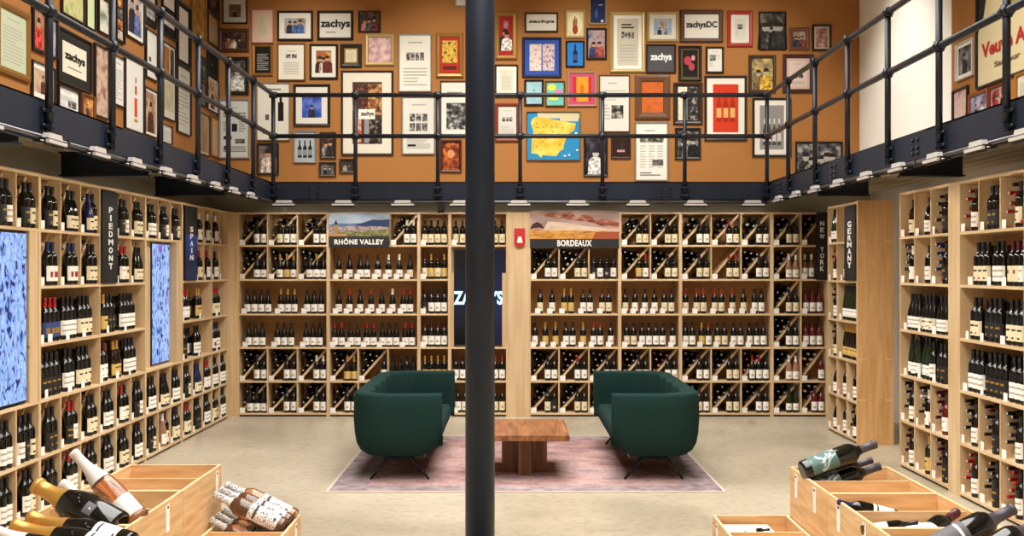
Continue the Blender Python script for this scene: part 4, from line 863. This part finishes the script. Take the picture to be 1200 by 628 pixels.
P(144.5, 66, 167, 154, DK, 1.5, None, 0, 'grid', dict(paper='#dcd9d2', sc=10, cells=[(.1, -.18, .16, .26, ['#c8321e', '#d95a28']), (.1, .06, .1, .12, ['#b0481e']), (.1, .2, .06, .08, ['#8a5a3a']), (.1, -.36, .2, .04, ['#b88a28'])]), 'tall white poster with one red bottle-shaped figure')
P(134, -8, 144, 50, DK, 1.8, '#2a2320', 1, 'grid', dict(paper='#2a2320', sc=16, cells=[(0, .34, .8, .2, WARM), (0, .1, .8, .2, BW), (0, -.14, .8, .2, WARM), (0, -.38, .8, .2, ['#d0c8b8', '#8a5a3a'])]), 'narrow black strip of four little photographs')
P(146, -24, 167, 47, DK, 1.5, '#e2ded0', 5, 'photo', dict(bg=['#c9a468', '#8a94b0', '#d9c9a8'], n=2, cl=['#2a2430', '#5a6a9a']), 'white mounted photograph of two people, upper edge above the red-figure poster')
P(169, 36, 183, 93, DK, 1.4, None, 0, 'grid', dict(paper='#dcd9d2', cells=[(-.1, -.1, .2, .1, ['#55524c']), (0, -.3, .6, .04, ['#b0aca2'])]), 'plain white letter with a small grey mark')
P(167.5, 104, 183, 160, DK, 1.5, '#e2ded4', 3, 'photo', dict(bg=['#6a4430', '#a88468', '#c9ac8c'], n=1, h=.85, cl=['#4a2a20']), 'white mounted brown portrait just above the beam')
P(168, -12, 182, 30, DK, 2, '#1c1a18', 2, 'grid', dict(paper='#1c1a18', cells=[(0, .22, .9, .3, ['#c9c5bc', '#8a8680']), (0, -.22, .9, .3, ['#5a5650', '#c9c5bc'])]), 'dark framed pair of tiny grey photographs at the upper edge')
P(188.5, -18, 205, 44, DK, 2, '#1a1816', 2, 'grid', dict(paper='#1a1816', cells=[(0, .2, .9, .28, ['#e4e0d8']), (0, -.2, .9, .28, ['#dcd8d0'])]), 'black framed double of two white cards')
P(189, 52, 204, 140, '#2a1d16', 1.4, '#e0dcd2', 2, 'grid', dict(paper='#d0c8b4', sc=10, cells=[(-.2, .28, .5, .42, ['#8a5a30', '#b8803c']), (.3, .28, .34, .42, ['#1a1a1a', '#5a5a40']), (0, -.22, .8, .4, ['#c4bc9c', '#aaa488'])]), 'tall white framed sheet with brown and grey panels')
P(206, 4, 222, 78, DK, 2.4, '#1c1a18', 2.5, 'grid', dict(paper='#1c1a18', cells=[(0, .28, .8, .38, ['#e0dcd4']), (0, -.22, .8, .52, ['#dcd8d0'])]), 'tall black framed pair of narrow white cards')
P(206, 79, 222, 157, '#2a1d16', 1.2, None, 0, 'doc', dict(paper='#d4d2c8', lay='text'), 'tall pale grey letter under the narrow white cards')
P(188, 146, 200, 168, '#5a3a24', 1, None, 0, 'doc', dict(paper='#d4d2cc', lay='text'), 'small white note just above the beam')
P(223, -12, 240, 52, 'gold', 2.5, None, 0, 'plain', dict(bg=['#7a5424', '#a07634', '#b8924c'], sc=8), 'gold framed bronze relief print')
P(242, 17, 255, 54, BR, 3, None, 0, 'doc', dict(paper='#a8845a'), 'brown framed tan letter near the corner')
P(243, -12, 256, 18, DK, 3, None, 0, 'plain', dict(bg=DARKP, sc=8), 'dark framed dim picture at the top of the corner')
P(231, 66, 240, 92, DK, 1.8, None, 0, 'photo', dict(bg=BW, n=1), 'small dark framed grey portrait behind the railing')
P(241.5, 62, 254, 90, DK, 2.5, None, 0, 'photo', dict(bg=['#0e0e0e', '#2a2826'], n=1, skin='#8a8680', cl=['#1a1a1a']), 'small black framed very dark portrait near the corner')
P(241.5, 91, 254.5, 131, '#2a1d16', 1.2, '#dedad0', 2, 'photo', dict(bg=['#8a5a3a', '#c9b49c'], n=1, h=.8, cl=['#5a2a1c']), 'white mounted brown portrait near the corner')
P(231, 133, 244, 182, '#4a3020', 1.8, '#c9c0a8', 2, 'plain', dict(bg=['#8a6a4c', '#a88a68'], sc=7), 'tall tan print near the corner above the beam')
P(245.5, 136, 255, 184, LB, 2.2, None, 0, 'doc', dict(paper='#b8925c'), 'narrow honey coloured wood framed letter, last before the corner')
P(231, 95, 240, 124, DK, 1.6, None, 0, 'plain', dict(bg=['#2a2a2c', '#77736c'], sc=9), 'small dark framed grey picture below the grey portrait')
P = lambda *a: picture('right', *a)
P(1122, 48, 1142, 92, '#cfcac2', 2, '#e2ddd6', 4, 'photo', dict(bg=['#1a1a1a', '#6a6664', '#a5a19a'], n=1, skin='#8a8680', cl=['#2a2a2a']), 'white framed black and white portrait beside the white wall')
P(1146, -55, 1222, 91, DK, 3, None, 0, 'veuve', {}, 'very large vintage poster with red script lettering')
P(1118, 103, 1136, 142, '#2a1612', 3, None, 0, 'plain', dict(bg=['#b88a84', '#d0b4ac', '#8a5a54'], sc=8), 'dark framed faded pink picture beside the white wall')
P(1137, 107, 1160, 142, '#8a4a1e', 4, None, 0, 'photo', dict(bg=['#4a4468', '#8a84a0', '#c9c4cc'], n=2, cl=['#2a2a44', '#c9c4cc']), 'orange wood framed bluish photograph below the vintage poster')
P(1161.5, 99, 1184, 130, '#6a2416', 3, '#c9b0a8', 1.5, 'photo', dict(bg=['#3a1414', '#8a3a34', '#c9a49a'], n=2, cl=['#a82a2a', '#2a1a1a']), 'red wood framed dark red photograph below the vintage poster')
P(1192, 83, 1214, 122, '#a0661e', 4, None, 0, 'doc', dict(paper='#d8cdb4'), 'honey wood framed page beneath the end of the vintage poster')

# ------------------------------------------------------------------ rug, sofas, table
def rug():
    m = noisy('faded pink rug', ['#7e6160', '#a4837f', '#bb9e97', '#928285'], (2.2, 2.8, 1), 8, .95, pos=[.3, .46, .58, .72], bump=.3, spec=.1)
    nt = m.node_tree; b_ = nt.nodes['Principled BSDF']; cr = [n for n in nt.nodes if n.type == 'VALTORGB'][0]; tc = [n for n in nt.nodes if n.type == 'TEX_COORD'][0]
    n2 = nt.nodes.new('ShaderNodeTexNoise'); n2.inputs['Scale'].default_value = 26; n2.inputs['Detail'].default_value = 9; n2.inputs['Roughness'].default_value = .8
    c2 = nt.nodes.new('ShaderNodeValToRGB'); c2.color_ramp.elements[0].position = .35; c2.color_ramp.elements[0].color = (.55, .52, .54, 1); c2.color_ramp.elements[1].position = .6; c2.color_ramp.elements[1].color = (1.15, 1.1, 1.1, 1)
    mx = nt.nodes.new('ShaderNodeMix'); mx.data_type = 'RGBA'; mx.blend_type = 'MULTIPLY'; mx.inputs[0].default_value = .8
    nt.links.new(tc.outputs['Object'], n2.inputs['Vector']); nt.links.new(n2.outputs['Fac'], c2.inputs[0]); nt.links.new(cr.outputs[0], mx.inputs[6]); nt.links.new(c2.outputs[0], mx.inputs[7]); nt.links.new(mx.outputs[2], b_.inputs['Base Color'])
    return m
RUGB = noisy('rug border wool', ['#75666a', '#958486', '#a99a9a'], (9, 9, 1), 8, .95, bump=.3, spec=.1)
RUGM = rug(); RUGE = mat('rug binding', '#cdbfae', .9)
RUX0, RUX1, RUY0, RUY1 = -1.50, 1.72, 8.70, 11.60
t = thing('area_rug', 'faded pink and mauve patterned rug under the sofas and table', 'rug', ((RUX0 + RUX1) / 2, (RUY0 + RUY1) / 2, 0))
hw, hh = (RUX1 - RUX0) / 2, (RUY1 - RUY0) / 2
m = MB(); m.box(-hw + .02, hw - .02, -hh + .02, hh - .02, .0005, .010, RUGM); m.build('field', t)
m = MB()
for q in ((-hw + .02, -hw + .3, -hh + .02, hh - .02), (hw - .3, hw - .02, -hh + .02, hh - .02), (-hw + .3, hw - .3, -hh + .02, -hh + .24), (-hw + .3, hw - .3, hh - .24, hh - .02)): m.box(*q, .009, .0108, RUGB)
m.build('border', t)
m = MB()
for q in ((-hw, -hw + .02, -hh, hh), (hw - .02, hw, -hh, hh), (-hw + .02, hw - .02, -hh, -hh + .02), (-hw + .02, hw - .02, hh - .02, hh)): m.box(*q, .0005, .012, RUGE)
m.build('binding', t)

def sofa(label, loc, rz):
    """tub sofa: back along x = 0, arms at both ends reaching to x = D, open towards +x"""
    t = thing('tub_sofa', label, 'sofa', loc, rz, 'green tub sofas'); D, L, RC = .77, 2.16, .31
    path = []; NA = 14
    def arc(cx, cy, a0, a1):
        for i in range(NA + 1):
            a = a0 + (a1 - a0) * i / NA; path.append((cx + RC * math.cos(a), cy + RC * math.sin(a), math.cos(a), math.sin(a)))
    n = 10
    for i in range(n): path.append((D - (D - RC) * i / n, 0, 0, -1))
    arc(RC, RC, -math.pi / 2, -math.pi)
    nb = 84
    for i in range(1, nb): path.append((0, RC + (L - 2 * RC) * i / nb, -1, 0))
    arc(RC, L - RC, math.pi, math.pi / 2)
    for i in range(1, n + 1): path.append((RC + (D - RC) * i / n, L, 0, 1))
    m = MB(); k = None; s = 0.0; prev = None; cnt = len(path)
    for q, (x, y, nx, ny) in enumerate(path):
        if prev: s += math.hypot(x - prev[0], y - prev[1])
        prev = (x, y)
        e = min(1.0, min(q, cnt - 1 - q) / 5.0); lift = .15 * (1 - e) ** 2 ; pull = .02 * (1 - e) ** 2
        core = 1.0 if 10 < q < cnt - 11 else 0.0
        th = .10 + .05 * abs(math.sin(math.pi * (s - .55) / .41)) ** .7 * core
        sec = [(-.24, .205 + lift), (-.17, .20 + lift), (-.10, .215 + lift), (-.05, .25 + lift * .9), (-.018, .31 + lift * .6), (-.002, .40), (.006, .52), (.004, .64), (0, .725), (-.008, .742), (-.022, .75), (-th + .025, .75), (-th + .006, .742), (-th, .722), (-th - .004, .58), (-th, .40), (-th + .005, .30), (-.24, .26 + lift * .7)]
        base = len(m.v)
        for o, z in sec:
            d = o - pull
            m.v.append((x + nx * d, y + ny * d, z))
        ns = len(sec)
        if k is not None:
            for i in range(ns):
                j = (i + 1) % ns; m.face([k + i, base + i, base + j, k + j], FABRIC, True)
        else: m.face([base + i for i in range(ns)], FABRIC)
        k = base
    m.face([k + i for i in range(ns)][::-1], FABRIC)
    o = m.build('upholstered_shell', t)
    m = MB(); m.box(.10, D - .03, .09, L - .09, .27, .42, FABRIC); o = m.build('seat_cushion', t, bevel=.05)
    m = MB(); m.box(.18, D - .16, .18, L - .18, .185, .275, BLACK); m.build('underframe', t)
    for y in (.16, L - .16):
        m = MB(); m.cyl((.30, y, .192), (.50, y, .192), .016, .016, DARKLEG, 10); m.build('leg_bracket', t)
        for x0, x1 in ((.31, .155), (.49, .655)):
            m = MB(); m.cyl((x0, y, .20), ((x0 + x1) / 2 + (.02 if x1 < x0 else -.02) * 0, y, .105), .019, .015, DARKLEG, 10, False); m.cyl(((x0 + x1) / 2, y, .105), (x1, y, .0115), .015, .009, DARKLEG, 10); m.build('leg', t)
    return t
sofa('dark green tub sofa facing the coffee table, its back to the PIEDMONT wall', (-1.36, 9.06, 0), 0)
sofa('dark green tub sofa facing the coffee table, its back to the GERMANY block', (1.61, 11.22, 0), math.pi)

WALV = noisy('walnut upright', ['#5a3219', '#7c4c2b', '#96643e'], (22, 22, 1.6), 6, 0.4, pos=[0.3, 0.5, 0.7], distort=0.5)
t = thing('coffee_table', 'low square walnut coffee table on a cross-shaped pedestal', 'table', (.11, 9.61, .011))
m = MB(); m.box(-.375, .375, -.49, .49, .338, .389, WALNUT); m.build('tabletop', t, bevel=.004)
m = MB(); m.box(-.20, .20, -.05, .05, .0, .337, WALV); m.build('pedestal_plank', t, bevel=.003)
m = MB(); m.box(-.055, .055, -.21, -.051, .0, .337, WALV); m.box(-.055, .055, .051, .21, .0, .337, WALV); m.build('pedestal_plank', t, bevel=.003)

# ------------------------------------------------------------------ wine crates
def crate(label, x0, x1, y0, y1, h, floor_z, tags=(), parts=1, group='wooden wine crates', tagside='l'):
    t = thing('wooden_crate', label, 'crate', ((x0 + x1) / 2, (y0 + y1) / 2, 0), 0, group); a, c = (x1 - x0) / 2, (y1 - y0) / 2; th = .016
    for s in (-1, 1):
        m = MB(); m.box(*sorted((s * a, s * (a - th))), -c, c, 0, h, CRATE); m.box(*sorted((s * (a - .0005), s * (a - th + .0005))), -c, c, h, h + .0015, CRATEE); m.build('side_panel', t)
        m = MB(); m.box(-a + th, a - th, *sorted((s * c, s * (c - th))), 0, h - .001, CRATE); m.box(-a + th, a - th, *sorted((s * (c - .0005), s * (c - th + .0005))), h - .001, h + .0005, CRATEE); m.build('end_panel', t)
    for i in range(parts):
        y = -c + 2 * c * (i + 1) / (parts + 1); m = MB(); m.box(-a + th, a - th, y - .006, y + .006, .02, h - .012, CRATE); m.box(-a + th, a - th, y - .0055, y + .0055, h - .012, h - .0105, CRATEE); m.build('partition', t)
    m = MB(); m.box(-a + th, a - th, -c + th, c - th, floor_z, floor_z + .012, CRATE); m.build('base_board', t)
    for s, y in tags:
        m = MB(); X = s * (a + .001); m.box(*sorted((X, X + s * .0012)), y - .03, y + .03, h - .17, h - .02, CARD); m.cyl((X, y, h - .035), (X + s * .005, y, h - .035), .008, .008, BLACK, 8); m.build('paper_tag', t)
    return t
crate('tall pale wooden crate nearest the PIEDMONT shelves, empty and farthest of its row', -2.50, -1.90, 6.26, 7.09, .52, .30, [(1, .30)])
crate('tall pale wooden crate holding the gold-foil champagne bottles', -2.50, -1.90, 5.42, 6.255, .52, .30, [(1, .14)])
crate('tall pale wooden crate with grey-capped bottles, nearest the viewer under the champagne', -2.50, -1.90, 4.56, 5.415, .52, .36)
crate('low wooden crate full of rose bottles with patterned capsules', -1.885, -1.39, 6.3, 7.13, .18, .015, [(1, .25)])
crate('tall pale wooden crate with dark magnum bottles lying across its far half', 1.82, 2.46, 6.26, 7.09, .505, .30, [(-1, .26), (-1, -.16)])
crate('tall pale wooden crate with a blue-necked bottle and white card inside', 1.82, 2.46, 5.42, 6.255, .505, .30, [(-1, .2), (-1, -.24)])
crate('tall pale wooden crate under the large grey-label bottle', 1.82, 2.46, 4.56, 5.415, .505, .36)
crate('low wooden crate beside the tall crates, in front of the dark magnums', 1.32, 1.81, 6.3, 7.13, .18, .015, [(-1, .25)])

# ------------------------------------------------------------------ big bottles lying in the crates
def lying_bottle(label, shape, bottom, tip, glass, cap, paper, style, ink='dark', roll=0.0, fat=1.0, capfull=None, group='large bottles in the crates', band2=None, half=1.2):
    """bottle with its axis from BOTTOM to TIP, label turned up towards the viewer"""
    pr, band, zc = SHAPE[shape]; b0 = Vector(bottom); ax = Vector(tip) - b0; L = ax.length; s = L / pr[-1][1]; z = ax.normalized()
    front = Vector((0, -.75, .66)); front = (front - z * front.dot(z)).normalized()
    y = -front; x = y.cross(z).normalized(); M = Matrix((x, y, z)).transposed().to_4x4() @ Matrix.Rotation(roll, 4, 'Z')
    t = thing('wine_bottle', label, 'bottle', b0, 0, group); t.rotation_mode = 'QUATERNION'; t.rotation_quaternion = M.to_quaternion()
    S3 = Matrix.Diagonal((s * fat, s * fat, s, 1))
    m = MB(); m.lathe(pr, GLASS[glass], 36, S3); m.build('glass_body', t)
    zc = capfull or zc
    p = [(rad_at(pr, zc) + .0006, zc)] + [(r + .0007, q) for r, q in pr if q > zc + .003]; p[-1] = (p[-1][0], pr[-1][1] + .0007)
    m = MB(); m.lathe(p, CAPS[cap] if isinstance(cap, str) else cap, 30, S3, cap0=False); m.build('foil_capsule', t)
    if paper:
        z0, z1 = band2 or (band if style != 'long' else (.03, .15))
        m = MB(); label_patch(m, rad_at(pr, (z0 + z1) / 2), z0, z1, half, PAPER[paper] if isinstance(paper, str) else paper, INK[ink], 'title' if style == 'long' else style, 16, 12, .0005, S3); m.build('paper_label', t)
    return t
def wp(px, py, y): s = F / y; return ((px - CX) / s, y, CAMH + (CY - py) / s)
SWIRL = noisy('grey-green swirl label', ['#4d6f6b', '#5d7f7a', '#dfe6e0', '#5d7f7a'], (11, 11, 11), 1, .6, pos=[.40, .54, .60, .66], distort=1.5)
PATT = noisy('patterned capsule', ['#2a2a2e', '#8f8d90', '#e4e2e0', '#f0eeec'], (110, 110, 240), 2, .4, pos=[.36, .41, .46, .7], interp='CONSTANT')
PATL = noisy('patterned label', ['#3a3844', '#b0aab4', '#ebe6e0', '#e0b0a8'], (120, 120, 200), 2, .5, pos=[.36, .43, .47, .66], interp='CONSTANT')
lying_bottle('large champagne bottle with gold foil neck, uppermost in its crate', 'champagne', wp(138, 622, 5.45), wp(42, 568, 5.55), 'dark', 'gold', 'grey', 'crest', 'white', fat=1.4, capfull=.205, band2=(.08, .112), half=.32)
lying_bottle('champagne bottle with gold foil neck, lying low under the uppermost one', 'champagne', wp(155, 642, 5.2), wp(34, 605, 5.3), 'dark', 'gold', 'white', 'title', fat=.95, capfull=.2)
lying_bottle('champagne bottle with gold foil neck, lowest and closest to the picture edge', 'champagne', wp(148, 655, 4.98), wp(15, 615, 5.05), 'dark', 'gold', 'white', 'title', fat=.95, capfull=.2)
lying_bottle('rose bottle with long white capsule leaning across the crate rim', 'burgundy', wp(163, 612, 5.62), wp(86, 530, 5.72), 'rose', 'white', 'white', 'plain', fat=.95, capfull=.172, band2=(.022, .088), half=1.0)
lying_bottle('rose bottle with white capsule behind the leaning rose bottle', 'burgundy', wp(168, 640, 5.95), wp(72, 566, 6.0), 'rose', 'white', 'white', 'plain', fat=.9, capfull=.17)
lying_bottle('bottle with grey-white capsule at the bottom picture edge', 'burgundy', wp(110, 668, 4.75), wp(-12, 618, 4.75), 'dark', 'white', 'white', 'plain', fat=.9, capfull=.2)
for i in range(3):
    y = 6.80 + .125 * i; q = (y - 6.8) / .25
    lying_bottle('rose bottle with patterned capsule, %s in the upper layer of the low crate' % ('nearest', 'middle', 'farthest')[i], 'bordeaux', wp(333 + 13 * q, 619 - 11 * q, y), wp(251 + 14 * q, 579 - 11 * q, y), 'rose', PATT, PATL, 'long', 'dark', fat=1.0, capfull=.225, group='rose bottles in the low crate')
    lying_bottle('rose bottle with patterned capsule, %s in the lower layer of the low crate' % ('nearest', 'middle', 'farthest')[i], 'bordeaux', wp(318 + 13 * q, 648 - 11 * q, y), wp(247 + 14 * q, 609 - 12 * q, y), 'rose', PATT, PATL, 'long', 'dark', fat=.95, capfull=.225, group='rose bottles in the low crate')
lying_bottle('dark magnum with grey-green label, topmost across the tall crate', 'bordeaux', wp(940, 553, 6.74), wp(1026, 520, 6.80), 'dark', 'grey', SWIRL, 'plain', 'white', fat=1.06)
lying_bottle('dark magnum with grey-green label, lower and nearer of the two underneath', 'bordeaux', wp(944, 577, 6.78), wp(1031, 546, 6.82), 'dark', 'grey', SWIRL, 'plain', 'white', fat=1.0)
lying_bottle('dark magnum behind the others in the tall crate', 'bordeaux', wp(944, 566, 6.93), wp(1022, 539, 6.95), 'dark', 'grey', SWIRL, 'plain', 'white', fat=.95)
lying_bottle('bottle with blue capsule and white label lying inside the crate', 'bordeaux', wp(1052, 606, 6.02), wp(982, 588, 6.02), 'dark', 'navy', 'white', 'title', fat=.9)
lying_bottle('black bottle lying on white card inside the crate', 'bordeaux', wp(1010, 622, 5.62), wp(1075, 612, 5.62), 'dark', 'black', 'white', 'plain', fat=.8)
lying_bottle('large dark bottle with grey label and long grey capsule', 'bordeaux', wp(1085, 650, 5.1), wp(1188, 596, 5.15), 'dark', 'grey', 'grey', 'title', 'white', fat=1.12, capfull=.215)
lying_bottle('large dark bottle with grey capsule, cut off by the picture corner', 'bordeaux', wp(1122, 674, 4.8), wp(1222, 608, 4.85), 'dark', 'grey', 'grey', 'title', 'white', fat=1.1, capfull=.215)
lying_bottle('bottle whose dark red capsule peeks over the crate rim', 'bordeaux', wp(1066, 646, 5.45), wp(1121, 600, 5.75), 'dark', 'maroon', 'white', 'plain', fat=1.0)
lying_bottle('small dark bottle lying in the low crate', 'bordeaux', wp(872, 626, 6.86), wp(902, 620, 6.88), 'dark', 'black', 'white', 'plain', fat=1.0)
for lab, x0, x1, y0, y1, z in (('white card lying in the tall crate beside a black bottle', 2.0, 2.36, 5.48, 5.78, .44), ('white card lying in the low crate', 1.36, 1.66, 6.76, 7.05, .13)):
    m = MB(); m.box(x0, x1, y0, y1, z, z + .006, CARD); m.box(x0 + .02, x1 - .02, y0 + .02, y1 - .02, z + .006, z + .0075, CARD); tag(m.build('packing_card'), lab, 'card')

# ------------------------------------------------------------------ shelf bottles: the 300 largest as things, the rest as one
JOBS.sort(key=lambda j: j[0]); KEEP = 286
COUNT = {}
ORDER = {}
for j in JOBS[:KEEP]:
    if j[8]: continue
    ORDER.setdefault((j[5], j[6]), []).append(j)
NUM = {}; EDGE = 'large blue screen bay'      # the one bay the frame cuts: counted from its whole end
for (bay, row), v in CARDS.items():
    if bay == EDGE:
        for i, o in enumerate(v[::-1]): o['label'] = 'white price card, %s from right on row %s of the %s' % (ordinal(i + 1), ROWN[row], bay)
allrow = {}
for j in JOBS:
    if not j[8]: allrow.setdefault((j[5], j[6]), []).append(j)
for k, v in allrow.items():
    for i, j in enumerate(sorted(v, key=lambda j: j[7], reverse=k[0] == EDGE)): NUM[j[1]] = i + 1
for n, j in enumerate(JOBS):
    pri, idx, p, rz, code, bay, row, u, rear = j
    shape, glass, cap, paper, ink, style, words = STYLE[code]
    if n >= KEEP or rear:
        stuff_bottle(Matrix.Translation(p) @ Matrix.Rotation(rz, 4, 'Z'), shape, glass, cap, paper, 10); continue
    big = 1.0 if abs(p.y) > 13 else 1.08
    t = thing('wine_bottle', '%s bottle, %s from %s on row %s, %s' % (words, ordinal(NUM[idx]), 'right' if bay == EDGE else 'left', ROWN[row], bay), 'bottle', p, rz, 'bottles standing on the shelves')
    t.scale = (big, big, big); link('glass_body', m_body(shape, glass, 14), t); link('foil_capsule', m_cap(shape, cap, 12), t); link('paper_label', m_label(shape, paper, ink, style), t)
o = STUFF.build('stored_wine_bottles'); tag(o, 'the many other dark bottles stacked in the slatted bins and shelf rows', 'bottles', 'bottles filling the bins', 'stuff')
